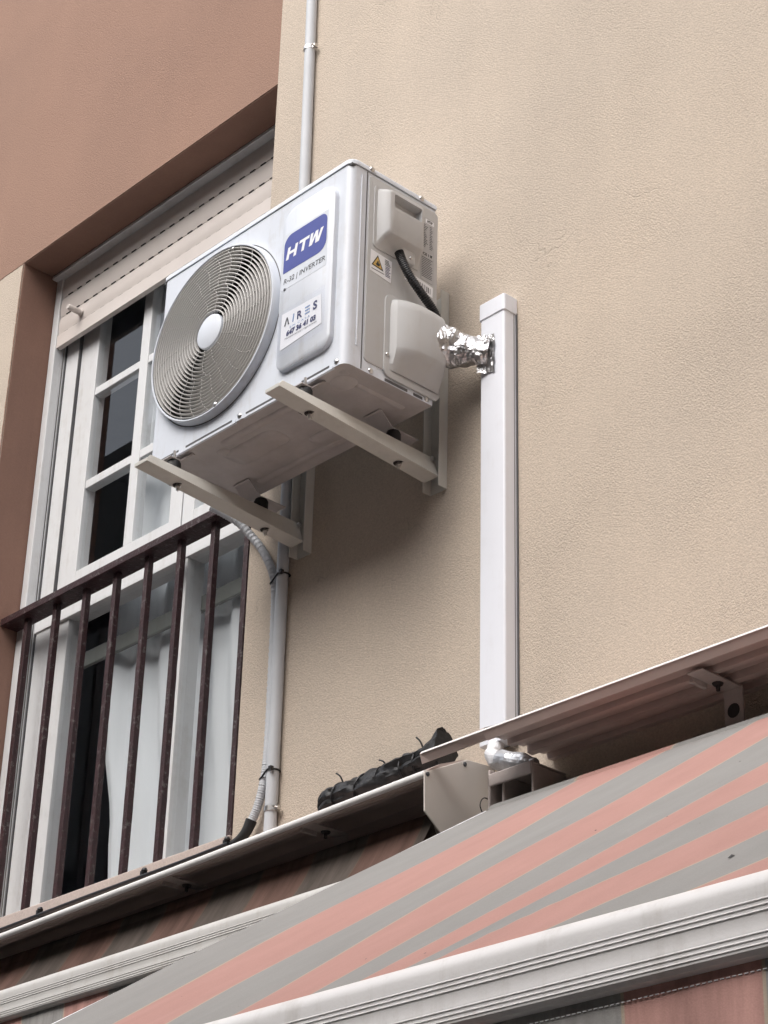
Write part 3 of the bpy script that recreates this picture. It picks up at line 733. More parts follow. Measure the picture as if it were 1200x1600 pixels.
# handle cover: shell with an open pocket on its face
hc = loft('handle_cover', 'ac_plastic', [lv(0.002, -0.336, -0.176, 0.366, 0.556, 0.014), lv(0.0055, -0.335, -0.177, 0.367, 0.555, 0.013), lv(0.006, -0.326, -0.182, 0.374, 0.549, 0.012),
     lv(0.020, -0.316, -0.186, 0.398, 0.546, 0.012), lv(0.032, -0.309, -0.190, 0.408, 0.541, 0.012), lv(0.034, -0.305, -0.193, 0.412, 0.537, 0.010), lv(0.0345, -0.294, -0.199, 0.492, 0.531, 0.005), lv(0.012, -0.291, -0.203, 0.500, 0.528, 0.004)], ac, True, 35)
MB().bbox(W+0.004, W+0.020, -0.252, -0.205, 0.362, 0.402, 0.005).build('cable_gland', 'ac_plastic', hc)
screw((W+0.020, -0.222, 0.378), 'x', hc, 0.004)
# flammable-gas warning label
def plate_s(name, m, outline, x, parent, th=0.0006):
    q = len(outline)
    return MB().add([(x, a, b) for a, b in outline]+[(x+th, a, b) for a, b in outline], [(i, (i+1) % q, q+(i+1) % q, q+i) for i in range(q)]+[tuple(range(q, 2*q))]).build(name, m, parent)
def quads_s(name, m, rects, x, parent):
    mb = MB()
    for a0, a1, b0, b1 in rects: mb.add([(x, a0, b0), (x, a1, b0), (x, a1, b1), (x, a0, b1)], [(0, 1, 2, 3)])
    o = mb.build(name, m, parent)
    if len(rects) > 1: o['kind'] = 'stuff'
    return o
wl = plate_s('warning_label', 'paper', [(-0.342, 0.294), (-0.272, 0.286), (-0.270, 0.351), (-0.341, 0.356)], WS+0.0003, side)
tx = WS+0.0012
MB().add([(tx, -0.338, 0.312), (tx, -0.298, 0.308), (tx, -0.318, 0.348)], [(0, 1, 2)]).build('warning_triangle', 'black', wl)
MB().add([(tx+0.0004, -0.3335, 0.3145), (tx+0.0004, -0.3035, 0.3115), (tx+0.0004, -0.3182, 0.342)], [(0, 1, 2)]).build('warning_triangle', 'yellow', wl)
fl = [(-0.3225, 0.316), (-0.3135, 0.3155), (-0.3105, 0.321), (-0.3125, 0.326), (-0.315, 0.3235), (-0.3165, 0.332), (-0.3205, 0.327), (-0.3215, 0.3225), (-0.325, 0.321)]
MB().add([(tx+0.0008, a, b) for a, b in fl], [tuple(range(len(fl)))]).build('flame', 'black', wl)
quads_s('small_print', 'ink', [(-0.338, -0.295, 0.3005, 0.3025)]+[(-0.294+0.0, -0.294+random.uniform(0.012, 0.02), 0.345-0.0045*i, 0.347-0.0045*i) for i in range(4)], tx, wl)
quads_s('small_print', 'inkblue', [(-0.292, -0.274-random.uniform(0, 0.006), 0.3255-0.0045*i, 0.3275-0.0045*i) for i in range(7)], tx, wl)
# rating plate (silver) with print lines, and the bar code sticker
rp = plate_s('rating_plate', 'silver', rrect(-0.171, -0.126, 0.350, 0.545, 0.002, 2), WS+0.0003, side)
rows = []; z = 0.520
while z > 0.452: rows += [(-0.169, -0.169+random.uniform(0.010, 0.022), z, z+0.0022), (-0.143, -0.143+random.uniform(0.006, 0.013), z, z+0.0022)]; z -= 0.0052
while z > 0.440: z -= 0.004
for i in range(12): rows.append((-0.169, -0.169+random.uniform(0.03, 0.04), 0.418-0.0052*i, 0.420-0.0052*i))
quads_s('small_print', 'ink', rows, tx, rp)
quads_s('plate_header', 'paper', [(-0.158, -0.128, 0.528, 0.541)], tx, rp)
vs, fs = text_pts('HTW', 0.012, 0.0006, 0.2, 0.020); MB().add([(tx+0.0004, -0.153+a, 0.5305+b) for a, b in vs], fs).build('lettering', 'black', rp)
quads_s('plate_panel', 'ac_plastic', [(-0.170, -0.128, 0.424, 0.438)], tx, rp)
vs, fs = text_pts('CE', 0.011, 0.0004, 0, 0.015); MB().add([(tx+0.0004, -0.166+a, 0.427+b) for a, b in vs], fs).build('lettering', 'black', rp)
quads_s('recycling_mark', 'black', [(-0.147, -0.145, 0.427, 0.435), (-0.140, -0.134, 0.4275, 0.434), (-0.1415, -0.1325, 0.4335, 0.4350)], tx+0.0004, rp)
bc = plate_s('bar_code_sticker', 'paper', [(-0.226, 0.322), (-0.129, 0.310), (-0.128, 0.341), (-0.225, 0.353)], WS+0.0003, side)
bars = MB(); a = -0.221
while a < -0.136:
    wd = random.choice((0.0009, 0.0016, 0.0028)); zb_ = 0.3275-(a+0.226)*0.124
    bars.add([(tx, a, zb_), (tx, a+wd, zb_), (tx, a+wd, zb_+0.017), (tx, a, zb_+0.017)], [(0, 1, 2, 3)]); a += wd+random.choice((0.0008, 0.0014, 0.0024, 0.004))
bars.build('bars', 'black', bc)
# valve cover
def vlv(h, a0, a1, b0, b1, r): return lv(h, a0, a1, b0, b1, r, 6)
vc = loft('valve_cover', 'ac_plastic', [vlv(0.002, -0.290, -0.100, 0.014, 0.252, 0.022), vlv(0.006, -0.289, -0.101, 0.015, 0.251, 0.021), vlv(0.007, -0.280, -0.104, 0.024, 0.246, 0.020)], ac, True, 35)
# bulge: faceted shell, arched at the top, cut back underneath
yb0, yb1 = -0.274, -0.112
prof = [(yb0, 0.006), (yb0+0.008, 0.024), (yb0+0.026, 0.040), (-0.212, 0.052), (-0.160, 0.053), (yb1-0.012, 0.049), (yb1, 0.038), (yb1, 0.006)]
lev = []
for z, k, s in ((0.034, 0.10, 1.0), (0.052, 0.38, 1.0), (0.078, 0.80, 1.0), (0.090, 0.95, 1.0), (0.098, 1.0, 1.0), (0.150, 1.0, 1.0), (0.205, 0.99, 1.0), (0.222, 0.94, 0.985), (0.233, 0.82, 0.96), (0.239, 0.55, 0.92), (0.241, 0.15, 0.90)):
    ym = (yb0+yb1)/2
    lev.append([(W+0.006+(h-0.006)*k, ym+(y-ym)*s, z+0.000) for y, h in prof])
loft('valve_bulge', 'ac_plastic', lev, vc, True, 24)
screw((W+0.007, -0.280, 0.075), 'x', vc, 0.0045)
# corrugated cable on the side
pts = catmull([(W+0.026, -0.268, 0.372), (W+0.030, -0.258, 0.345), (W+0.032, -0.232, 0.310), (W+0.034, -0.195, 0.278), (W+0.032, -0.155, 0.252), (W+0.026, -0.130, 0.228), (W+0.012, -0.120, 0.20)], 26)
tag(MB().tube(pts, 0.0115, 12, True, lambda t: 0.0112+0.0011*math.sin(t*2*PI*52)).build('corrugated_cable', 'wire', smooth=50),
    'black corrugated cable on the unit side between handle cover and valve cover', 'cable')
# feet of the unit
for x in (0.130, 0.636):
    for pr_f in ([(-0.456, -0.037), (-0.456, -0.0345), (-0.424, -0.0345), (-0.388, -0.001), (-0.380, -0.001), (-0.380, -0.0035), (-0.387, -0.0035), (-0.423, -0.037)],
                 [(-0.070, -0.037), (-0.070, -0.0345), (-0.160, -0.0345), (-0.196, -0.001), (-0.204, -0.001), (-0.204, -0.0035), (-0.197, -0.0035), (-0.161, -0.037)]):
        MB().prism(pr_f, x-0.030, x+0.030).build('foot', 'ac_base', ac)

# ------------------------------------------------------------------ wall brackets
def bracket(xr, label):
    t = thing('wall_bracket', label, 'bracket', (xr-0.03, 0, -0.165), 'brackets carrying the air conditioner')
    th = 0.0028; wdt = 0.058
    # upright channel on the wall: base plate and two flanges
    mb = MB(); z0, z1 = -0.162, 0.415
    mb.box(xr-wdt, xr, -0.0065, -0.0045, z0, z1); mb.box(xr-th, xr, -0.034, -0.0065, z0, z1); mb.box(xr-wdt, xr-wdt+th, -0.034, -0.0065, z0, z1)
    mb.build('upright', 'bracket', t, bevel=0.0012)
    # arm: web on the right, flange underneath, deeper towards the wall
    xa = xr-0.0055
    zt = -0.070
    def zb_(y): return -0.098-0.036*(y+0.545)/0.52
    ys_ = (-0.548, -0.028)
    mb = MB()
    pts = [(-0.548, zt-0.020), (-0.530, zt), (-0.028, zt), (-0.028, zb_(-0.028)), (-0.548, zb_(-0.548))]
    lean = lambda z, y: -0.40*(z-zb_(y))
    mb.add([(xa+lean(z, y), y, z) for y, z in pts]+[(xa-th+lean(z, y), y, z) for y, z in pts], [tuple(range(5)), tuple(range(5, 10))[::-1]]+[(i, (i+1) % 5, 5+(i+1) % 5, 5+i) for i in range(5)])
    xb = xa-0.052
    vs = []
    for y in ys_:
        for x, dz in ((xa-th, 0), (xa-th, th), (xb, th), (xb, 0)): vs.append((x, y, zb_(y)+dz))
    mb.add(vs, [(0, 1, 2, 3), (4, 7, 6, 5), (0, 4, 5, 1), (1, 5, 6, 2), (2, 6, 7, 3), (3, 7, 4, 0)])
    # tip wall
    mb.add([(xa-th, -0.548, zb_(-0.548)), (xb, -0.548, zb_(-0.548)), (xb, -0.548, zt-0.018), (xa-th, -0.548, zt-0.018)], [(0, 1, 2, 3)])
    arm = mb.build('arm', 'bracket', t, bevel=0.001)
    # rubber mounts, bolts and slots in the flange
    for y in (-0.432, -0.143):
        xm = xr-0.052+0.002*(y > -0.2)
        zz = zb_(y)+th
        MB().lathe((xm, y, 0), [(0.010, zz), (0.015, zz+0.004), (0.019, zz+0.012), (0.019, -0.044), (0.016, -0.0375), (0, -0.0375)], 24, 'z').build('rubber_mount', 'rubber', t, smooth=50)
        if y < -0.3:
            MB().lathe((xm, y, 0), [(0.0085, -0.0345), (0.0085, -0.026), (0.004, -0.026), (0.004, -0.006), (0, -0.006)], 6, 'z').build('bolt', 'steel', t)
        MB().lathe((xm+0.012, y+0.010, zb_(y)), [(0.008, 0.0), (0.008, -0.006), (0.0045, -0.006), (0.0045, -0.016), (0, -0.016)], 6, 'z').build('nut', 'steel', t)
        MB().lathe((xm+0.012, y+0.010, zb_(y)-0.0008), [(0.0145, 0), (0.0, 0.0)], 16, 'z').build('slot', 'slot', t)
    for z in (zt-0.012,):
        MB().lathe((xa-0.014, -0.036, z), [(0.0065, 0), (0.006, 0.004), (0, 0.005)], 12, 'x').build('bolt', 'steel', t, smooth=50)
    return t
bracket(0.196, 'beige steel wall bracket under the fan end of the air conditioner')
bracket(0.702, 'beige steel wall bracket under the valve end, beside the white trunking')

# ------------------------------------------------------------------ white trunking
DX0, DX1, DY = 0.858, 0.941, -0.048
td = thing('cable_trunking', 'tall white plastic trunking running down the beige wall', 'trunking', (0.9, -0.02, -0.90))
def lshape(x0, x1, yb, yf, r, n=5):
    o = [(x0, yb)]+[(x0+r-r*math.cos(0.5*PI*i/n), yf+r-r*math.sin(0.5*PI*i/n)) for i in range(n+1)]
    o += [(x1-r+r*math.sin(0.5*PI*i/n), yf+r-r*math.cos(0.5*PI*i/n)) for i in range(n+1)]+[(x1, yb)]
    return o
def vprism(outl, z0, z1):
    q = len(outl); return MB().add([(x, y, z0) for x, y in outl]+[(x, y, z1) for x, y in outl], [(i, (i+1) % q, q+(i+1) % q, q+i) for i in range(q)]+[tuple(range(q))[::-1], tuple(range(q, 2*q))])
vprism(lshape(DX0, DX1, -0.0045, DY, 0.006), -0.90, 0.245).build('duct', 'pvc', td, smooth=40)
MB().box(DX1-0.001, DX1+0.0006, -0.0145, -0.0130, -0.90, 0.236).build('lid_line', 'seam', td)
cap = vprism(lshape(DX0-0.003, DX1+0.003, -0.0045, DY-0.003, 0.007), 0.236, 0.283)
cap.build('end_cap', 'pvc', td, smooth=40, bevel=0.0015)
MB().box(DX0-0.001, DX1+0.004, -0.0075, -0.0042, -0.90, 0.240).build('back_plate', 'seam', td)

# ------------------------------------------------------------------ foil-wrapped pipes
def foil_tube(ctrl, radii, n=30, seg=52, seed=0.0, amp=0.006):
    c = catmull(ctrl, 14); m = len(c); mb = MB(); vs = []; ref = None
    for i, q in enumerate(c):
        t = (c[min(i+1, m-1)]-c[max(i-1, 0)]).normalized()
        if ref is None: ref = Vector((0, 0, 1))
        ref = (ref-t*ref.dot(t)).normalized(); bi = t.cross(ref)
        u = i/(m-1)*(len(radii)-1); k = min(int(u), len(radii)-2); R = radii[k]+(radii[k+1]-radii[k])*(u-k)
        for j in range(n):
            a = 2*PI*j/n
            d = q+R*(math.cos(a)*ref+0.75*math.sin(a)*bi)
            w_ = 1.1*noise.noise(d*20+Vector((seed, 2, 0)))+0.8*noise.noise(d*42+Vector((seed, 0, 0)))+0.5*abs(noise.noise(d*95+Vector((0, seed, 0))))
            vs.append(q+(R+amp*w_)*(math.cos(a)*ref+0.75*math.sin(a)*bi))
    fs = [(i*n+j, i*n+(j+1) % n, (i+1)*n+(j+1) % n, (i+1)*n+j) for i in range(m-1) for j in range(n)]
    fs += [tuple(range(n))[::-1], tuple(range((m-1)*n, m*n))]
    return mb.add(vs, fs)
fp = thing('foil_wrapped_pipe', 'crumpled silver foil wrapped pipe joining the unit to the white trunking', 'pipe', (0.85, -0.08, 0.08))
foil_tube([(0.778, -0.135, 0.165), (0.800, -0.105, 0.160), (0.826, -0.085, 0.150), (0.855, -0.070, 0.138), (0.880, -0.060, 0.130), (0.889, -0.052, 0.128)], (0.060, 0.056, 0.046, 0.037, 0.034, 0.035), seed=1.3, amp=0.0075).build('wrapping', 'foil', fp)
fla = MB(); nx, nz = 10, 12
fla.add([(0.862+0.048*i/nx+0.006*noise.noise((i*0.5, j*0.4, 1)), DY-0.003-0.012*max(0, 1-i/5.0)-0.004*abs(noise.noise((i*0.7, j*0.6, 9))), 0.078+0.108*j/nz-0.010*i/nx+0.004*noise.noise((i*0.6, j*0.3, 5))) for j in range(nz+1) for i in range(nx+1)],
        [(j*(nx+1)+i, j*(nx+1)+i+1, (j+1)*(nx+1)+i+1, (j+1)*(nx+1)+i) for j in range(nz) for i in range(nx)])
fla.build('foil_flap', 'foil', fp)

# ------------------------------------------------------------------ grey conduit and corrugated hose
cp = thing('conduit_pipe', 'straight grey plastic conduit running up the beige wall beside the window', 'pipe', (0.1, -0.02, -0.97))
MB().tube([(0.104, -0.0205, -0.97), (0.102, -0.0205, -0.5), (0.100, -0.0205, -0.1), (0.108, -0.0205, 1.05), (0.096, -0.0205, 1.9), (0.090, -0.0205, 4.0)], 0.0163, 20).build('tube', 'grey_pvc', cp, smooth=50)
for x, z in ((0.0985, 1.578), (0.1045, -0.852)):
    mb = MB().lathe((x, -0.0205, z), [(0.0172, -0.007), (0.0188, -0.006), (0.0188, 0.006), (0.0172, 0.007)], 24, 'z')
    mb.box(x+0.016, x+0.030, -0.026, -0.018, z-0.006, z+0.006); mb.box(x-0.026, x-0.016, -0.012, -0.004, z-0.005, z+0.005); mb.tube([(x+0.024, -0.034, z), (x+0.024, -0.010, z)], 0.0028, 8)
    mb.build('pipe_clamp', 'steel', cp, smooth=40)
hs = thing('corrugated_hose', 'grey corrugated drain hose tied to the conduit pipe', 'hose', (0.06, -0.02, -0.93))
pts = catmull([(-0.125, -0.100, 0.060), (-0.080, -0.045, 0.020), (-0.040, -0.024, -0.030), (0.010, -0.022, -0.090), (0.052, -0.021, -0.160), (0.070, -0.020, -0.215), (0.076, -0.020, -0.30), (0.078, -0.020, -0.5), (0.078, -0.020, -0.68), (0.072, -0.022, -0.765), (0.056, -0.026, -0.835), (0.034, -0.032, -0.880)], 26)
MB().tube(pts, 0.0115, 14, True, lambda t: 0.0112+0.0011*math.sin(t*2*PI*120)).build('tube', 'grey_pvc', hs, smooth=60)
MB().tube(catmull([(0.040, -0.030, -0.866), (0.028, -0.034, -0.893), (0.010, -0.040, -0.912), (-0.010, -0.046, -0.922)], 6), 0.016, 14, True, lambda t: 0.0155-0.005*t).build('elbow', 'rubber', hs, smooth=60)
for z in (-0.205, -0.755):
    mb = MB(); q = [(0.0725, -0.020, 0.0135), (0.1025, -0.0205, 0.0185)]; P = []
    for i in range(15): a = 0.5*PI+PI*i/14; P.append((q[0][0]+q[0][2]*math.cos(a), q[0][1]+q[0][2]*math.sin(a), z-0.008))
    for i in range(15): a = 1.5*PI+PI*i/14; P.append((q[1][0]+q[1][2]*math.cos(a), q[1][1]+q[1][2]*math.sin(a), z+0.006))
    P.append(P[0]); mb.tube(P, 0.0024, 6); mb.box(0.112, 0.122, -0.044, -0.034, z+0.001, z+0.011); mb.build('cable_tie', 'wire', hs)

# ================================================================== awnings
def bar_profile(yc, zt):
    """front bar section: round nose on top, ribbed face, (y, z) closed"""
    p = []
    for i in range(13):                                  # rounded top, from back over to the front
        a = math.radians(150-150*i/12); p.append((yc-0.006+0.0-0.026*math.cos(a)*-1*-1, zt-0.030+0.030*math.sin(a)))
    p = [(yc+0.020, zt-0.030)]
    for i in range(17):
        a = math.radians(10+165*i/16); p.append((yc+0.024*math.cos(a), zt-0.026+0.026*math.sin(a)))
    yf = yc-0.0245
    z = zt-0.034
    def ribs(z):
        out = []
        for i in range(3):
            out += [(yf+0.0008, z), (yf+0.0008, z-0.0034), (yf-0.0003, z-0.0042), (yf-0.0006, z-0.0054), (yf+0.0006, z-0.0062)]; z -= 0.0064
        return out, z
    r, z = ribs(z); p += r
    p += [(yf+0.001, z-0.001), (yf+0.001, z-0.0165)]; z -= 0.0175
    r, z = ribs(z); p += r
    p += [(yf+0.001, z-0.003), (yf+0.006, z-0.008), (yf+0.014, z-0.010), (yc+0.018, z-0.008), (yc+0.020, z)]
    s = 0.88
    return [(yc+(a-yc)*s, zt+(b-zt)*s) for a, b in p], zt+(z-0.010-zt)*s
def stripes_cloth(grid, us, name, m, parent, nx):
    mb = MB(); mb.add(grid, [(j*nx+i, j*nx+i+1, (j+1)*nx+i+1, (j+1)*nx+i) for j in range(len(grid)//nx-1) for i in range(nx-1)])
    return mb.build(name, m, parent, smooth=180, uv=us)

# ---- left awning, rolled in
TL = 0.02                                               # its cover drops slightly towards the left
xe, xs = 0.862, -3.2
la = thing('awning', 'rolled-in awning under the window with a white end plate', 'awning', (-1.0, 0, -1.2))
dz0 = (xs-xe)*TL
hood = [(-0.004, -0.948), (-0.05, -0.942), (-0.10, -0.946), (-0.17, -0.975), (-0.205, -0.998), (-0.209, -1.004), (-0.209, -1.018), (-0.203, -1.018), (-0.198, -1.008), (-0.165, -0.990), (-0.160, -0.997), (-0.154, -0.997), (-0.152, -0.984), (-0.10, -0.962), (-0.096, -0.970), (-0.090, -0.970), (-0.088, -0.958), (-0.05, -0.956), (-0.010, -0.962), (-0.010, -1.010), (-0.004, -1.010)]
MB().prism(hood, xs, xe, dz0, 0).build('cover', 'cover', la)
nose = [(-0.214+0.0075*math.cos(2*PI*i/14), -1.010+0.0085*math.sin(2*PI*i/14)) for i in range(14)]
MB().prism(nose, xs, xe, dz0, 0).build('cover_nose', 'cover_nose', la, smooth=60)
ep = [(-0.222, -1.010), (-0.092, -0.944), (-0.004, -0.938), (-0.004, -1.16), (-0.150, -1.160), (-0.172, -1.134), (-0.220, -1.098)]
ept = MB().prism(ep, xe+0.0005, xe+0.004).build('end_plate', 'plate', la, bevel=0.0012)
for y, z in ((-0.213, -1.012), (-0.099, -0.957)): MB().lathe((xe+0.004, y, z), [(0.0055, 0), (0.005, 0.002), (0, 0.003)], 12, 'x').build('screw', 'ink', ept, smooth=50)
# roll of cloth and its run to the front bar
def roll(x0, x1, yc, zc, r, du, parent, name='cloth_roll', off=0.0):
    n = 40; nxs = int((x1-x0)/0.05)+1; g = []; us = []
    for j in range(n+1):
        a = 2*PI*j/n
        for i in range(nxs):
            x = x0+(x1-x0)*i/(nxs-1); g.append((x, yc+r*math.cos(a), zc+r*math.sin(a))); us.append(((x-off)/du, 0))
    return stripes_cloth(g, us, name, 'shaded_grimy_cloth' if off < 0 else 'cloth', parent, nxs)
YLB, ZLB = -0.215, -1.196
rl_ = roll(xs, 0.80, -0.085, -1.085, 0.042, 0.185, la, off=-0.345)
MB().tube([(xs, -0.085, -1.085), (0.845, -0.085, -1.085)], 0.028, 20).build('roller_tube', 'alu', la, smooth=50)
gridL, usL = [], []; nxl = 80; nyl = 10
for j in range(nyl+1):
    t = j/nyl
    for i in range(nxl):
        x = xs+(0.795-xs)*i/(nxl-1)
        gridL.append((x, -0.115+(YLB+0.115+0.01)*t, -1.057+(ZLB-0.008+1.057)*t-0.012*math.sin(PI*t)+0.002*math.sin(x*9+t*3))); usL.append(((x+0.345)/0.185, t))
stripes_cloth(gridL, usL, 'cloth', 'shaded_grimy_cloth', la, nxl)
pb, zend = bar_profile(YLB, ZLB)
MB().prism(pb, xs, 0.80).build('front_bar', mat('greyer_front_bar', (0.53, 0.52, 0.505), 0.5, var=0.05, vscale=7, bump=0.05, bscale=250, dust=0.5), la, smooth=28)  # same section as the other bar, in a darker grey
def valance(x0, x1, y, z1, drop, du, off, parent):
    nx = int((x1-x0)/0.02)+1; nz = 10; g_, us = [], []
    for j in range(nz+1):
        t = j/nz
        for i in range(nx):
            x = x0+(x1-x0)*i/(nx-1)
            sc_ = 0.010*abs(math.sin(x*PI/du))
            g_.append((x, y+0.006*t*math.sin(x*17+1)+0.004*t*math.sin(x*41), z1-(drop+sc_)*t)); us.append(((x-off)/du, t))
    return stripes_cloth(g_, us, 'valance', 'valance', parent, nx)
valance(xs, 0.79, YLB-0.004, zend+0.004, 0.16, 0.185, -0.430-0.185*3, la)
# fixings under the cover
def fixing(x, z, parent, dzp=0.0):
    mb = MB()
    mb.box(x-0.020, x+0.020, -0.185, -0.060, z-0.004, z); mb.box(x-0.024, x+0.024, -0.066, -0.061, z-0.085, z-0.001); mb.box(x-0.030, x-0.020, -0.165, -0.120, z-0.014, z+0.002)
    o = mb.build('fixing_bracket', 'alu', parent, bevel=0.002)
    MB().lathe((x, -0.0665, z-0.050), [(0.0155, 0), (0.0, 0.0001)], 20, 'y').build('bolt_hole', 'slot', o)
    MB().lathe((x-0.002, -0.110, z-0.0045), [(0.012, 0), (0.010, -0.004), (0.005, -0.005), (0.004, -0.016), (0, -0.016)], 12, 'z').build('bolt', 'slot', o)
fixing(0.420, -1.004, la); fixing(-0.10, -1.018, la)

# ---- right awning, let out
xa0, xa1 = 0.852, 4.5
ra = thing('awning', 'let-out awning with grey and salmon striped cloth and white front bar', 'awning', (2.6, 0, -1.2))
hood = [(-0.004, -0.905), (-0.06, -0.903), (-0.12, -0.918), (-0.19, -0.945), (-0.221, -0.959), (-0.224, -0.965), (-0.213, -0.983), (-0.206, -0.981), (-0.204, -0.970),
        (-0.158, -0.966), (-0.156, -0.955), (-0.150, -0.955), (-0.148, -0.975), (-0.136, -0.976), (-0.133, -0.966), (-0.098, -0.964), (-0.096, -0.950), (-0.089, -0.950), (-0.087, -0.975),
        (-0.072, -0.977), (-0.069, -0.965), (-0.034, -0.963), (-0.032, -0.953), (-0.026, -0.953), (-0.024, -0.972), (-0.004, -0.970)]
XN = 1.045
cvr = MB().prism(hood, XN, xa1).build('cover', 'cover', ra)
# torn left end: only the front lip is left, with a ragged edge towards the intact part
lip = [(-0.205, -0.951), (-0.221, -0.959), (-0.224, -0.965), (-0.213, -0.982), (-0.206, -0.980), (-0.203, -0.960)]
mb = MB(); n = len(lip)
secs = [(xa0, 0.35), (xa0+0.02, 0.95), (0.90, 1.0), (0.955, 1.05), (0.985, 1.5), (1.02, 1.9), (XN+0.001, 2.6)]
vs = []
for x, k in secs:
    for y, z in lip:
        f = (y+0.224)/0.021; yy = -0.224+(y+0.224)*(1+(k-1)*max(0, f)); zz = z+(k-1)*0.011*max(0, f)
        vs.append((x, yy, zz))
mb.add(vs, [(j*n+i, j*n+(i+1) % n, (j+1)*n+(i+1) % n, (j+1)*n+i) for j in range(len(secs)-1) for i in range(n)]+[tuple(range(n))[::-1]])
mb.build('torn_lip', 'cover', cvr)
MB().prism([(-0.2258, -0.9655), (-0.2232, -0.9605), (-0.2205, -0.9655)], xa0+0.004, xa1).build('cover_edge', 'cover_nose', cvr)
rg = MB(); zz = 0
pr_ = [(-0.20, -0.951), (-0.17, -0.938), (-0.14, -0.927), (-0.11, -0.917), (-0.08, -0.910), (-0.05, -0.907), (-0.02, -0.908)]
for i in range(len(pr_)-1):
    (y0, z0), (y1, z1) = pr_[i], pr_[i+1]; d = 0.006+0.020*abs(noise.noise((i*1.7, 2.0, 0.3)))+0.012*(i % 2)
    rg.add([(XN+0.001, y0, z0-0.003), (XN+0.001, y1, z1-0.003), (XN-d, (y0+y1)/2, (z0+z1)/2-0.004), (XN+0.001, y0, z0-0.006), (XN+0.001, y1, z1-0.006)], [(0, 1, 2), (3, 2, 4), (0, 2, 3), (1, 4, 2)])
rg.build('torn_edge', 'cover', cvr)
fixing(1.590, -0.9775, ra); fixing(3.2, -0.9775, ra)
# end bearing and wall plate behind the cloth edge
mb = MB()
mb.box(0.955, 0.962, -0.118, -0.006, -1.20, -1.000); mb.box(0.955, 1.085, -0.118, -0.112, -1.040, -1.010); mb.box(0.955, 1.085, -0.112, -0.006, -1.016, -1.010)
mb.box(1.079, 1.085, -0.112, -0.006, -1.10, -1.016); mb.box(0.985, 0.992, -0.105, -0.010, -1.12, -1.016); mb.box(0.99, 1.08, -0.060, -0.050, -1.085, -1.070)
wpl = mb.build('end_bearing', 'alu', ra, bevel=0.003)
MB().lathe((0.975, -0.10, -1.125), [(0.030, 0), (0.034, 0.006), (0.034, 0.022), (0.028, 0.030), (0, 0.030)], 24, 'x').build('roller_cap', 'alu', wpl, smooth=40)
MB().tube(catmull([(0.954, -0.080, -1.075), (0.948, -0.118, -1.062), (0.950, -0.135, -1.085), (0.952, -0.118, -1.110), (0.954, -0.105, -1.095)], 8), 0.0014, 6).build('wire_loop', 'wire', wpl, smooth=60)
roll(0.985, xa1-0.1, -0.105, -1.135, 0.052, 0.257, ra, off=0.98)
# cloth: falls from the roll to the bar; stripe borders measured along the cloth
SL = 0.6318
brd = [(0.98, 0.0), (1.25, 0.15), (1.48, 0.20), (1.71, 0.18), (1.93, 0.11), (2.24, -0.10), (2.54, -0.35), (2.92, -0.68), (3.28, -0.86), (3.58, -0.96), (3.85, -1.03), (4.10, -1.08), (4.35, -1.12)]
def stripe_u(x, s):
    b = [a+c*s for a, c in brd]
    for k in range(len(b)-1):
        if x <= b[k+1]: return k+(x-b[k])/(b[k+1]-b[k])
    return len(b)-1+(x-b[-1])/0.22
nxc, nyc = 220, 40; gc, uc = [], []
YB, ZB = -1.585, -2.014
for j in range(nyc+1):
    t = j/nyc
    for i in range(nxc):
        x = 0.982+(xa1-0.1-0.982)*i/(nxc-1)
        s = t
        y = -0.15-(1.585-0.15)*t
        z = -1.108+SL*(y+0.15)
        z += 0.0042*math.sin(x*14+t*2.0)*math.sin(PI*min(1, t*1.1))+0.0020*math.sin(x*37+t*5)*t+0.003*noise.noise((x*3.0, t*4.0, 2.0))*math.sin(PI*t)
        if x < 1.00: z -= 0.004*(1.00-x)/0.018
        gc.append((x, y, z)); uc.append((stripe_u(x, s), t))
stripes_cloth(gc, uc, 'cloth', 'cloth', ra, nxc)
# rolled hem along the free edge
MB().tube([(0.982, -0.15-(1.435)*q/20, -1.108-SL*1.435*q/20-0.003) for q in range(21)], 0.0028, 8).build('hem', MT['tape'], ra, smooth=60)
pb, zend = bar_profile(YB-0.015, ZB+0.002)
MB().prism(pb, 0.93, xa1-0.05).build('front_bar', 'bar', ra, smooth=28)
MB().bbox(0.915, 0.930, YB-0.045, YB+0.012, ZB-0.10, ZB+0.004, 0.004).build('bar_end_cap', 'plate', ra)
vl = valance(0.95, xa1-0.08, YB-0.021, zend+0.004, 0.18, 0.18, 2.61-0.18*21, ra)
stt = MB(); x = 1.2
while x < xa1-0.1:
    stt.box(x, x+0.0045, YB-0.0225, YB-0.0215, zend-0.0105, zend-0.0095); x += 0.0075
stt.build('stitching', MT['tape'], vl)
# bits of dirt lying on the cloth
dm = MB()
for i in range(26):
    x = random.uniform(1.3, 3.0); t = random.uniform(0.15, 0.95); r = random.uniform(0.001, 0.0022)
    if i == 0: x, t, r = 2.62, 0.89, 0.0045
    y = -0.15-1.435*t; z = -1.108+SL*(y+0.15)+0.001
    vs = [(x+r*math.cos(a)*random.uniform(0.6, 1.3), y+r*math.sin(a)*random.uniform(0.6, 1.3), z+0.0012+SL*r*math.sin(a)) for a in (0, 1.05, 2.1, 3.14, 4.2, 5.2)]+[(x, y, z+r*0.9)]
    dm.add(vs, [(k, (k+1) % 6, 6) for k in range(6)])
d = dm.build('debris', 'black'); tag(d, 'specks of dirt lying on the striped awning cloth', 'debris', kind='stuff')

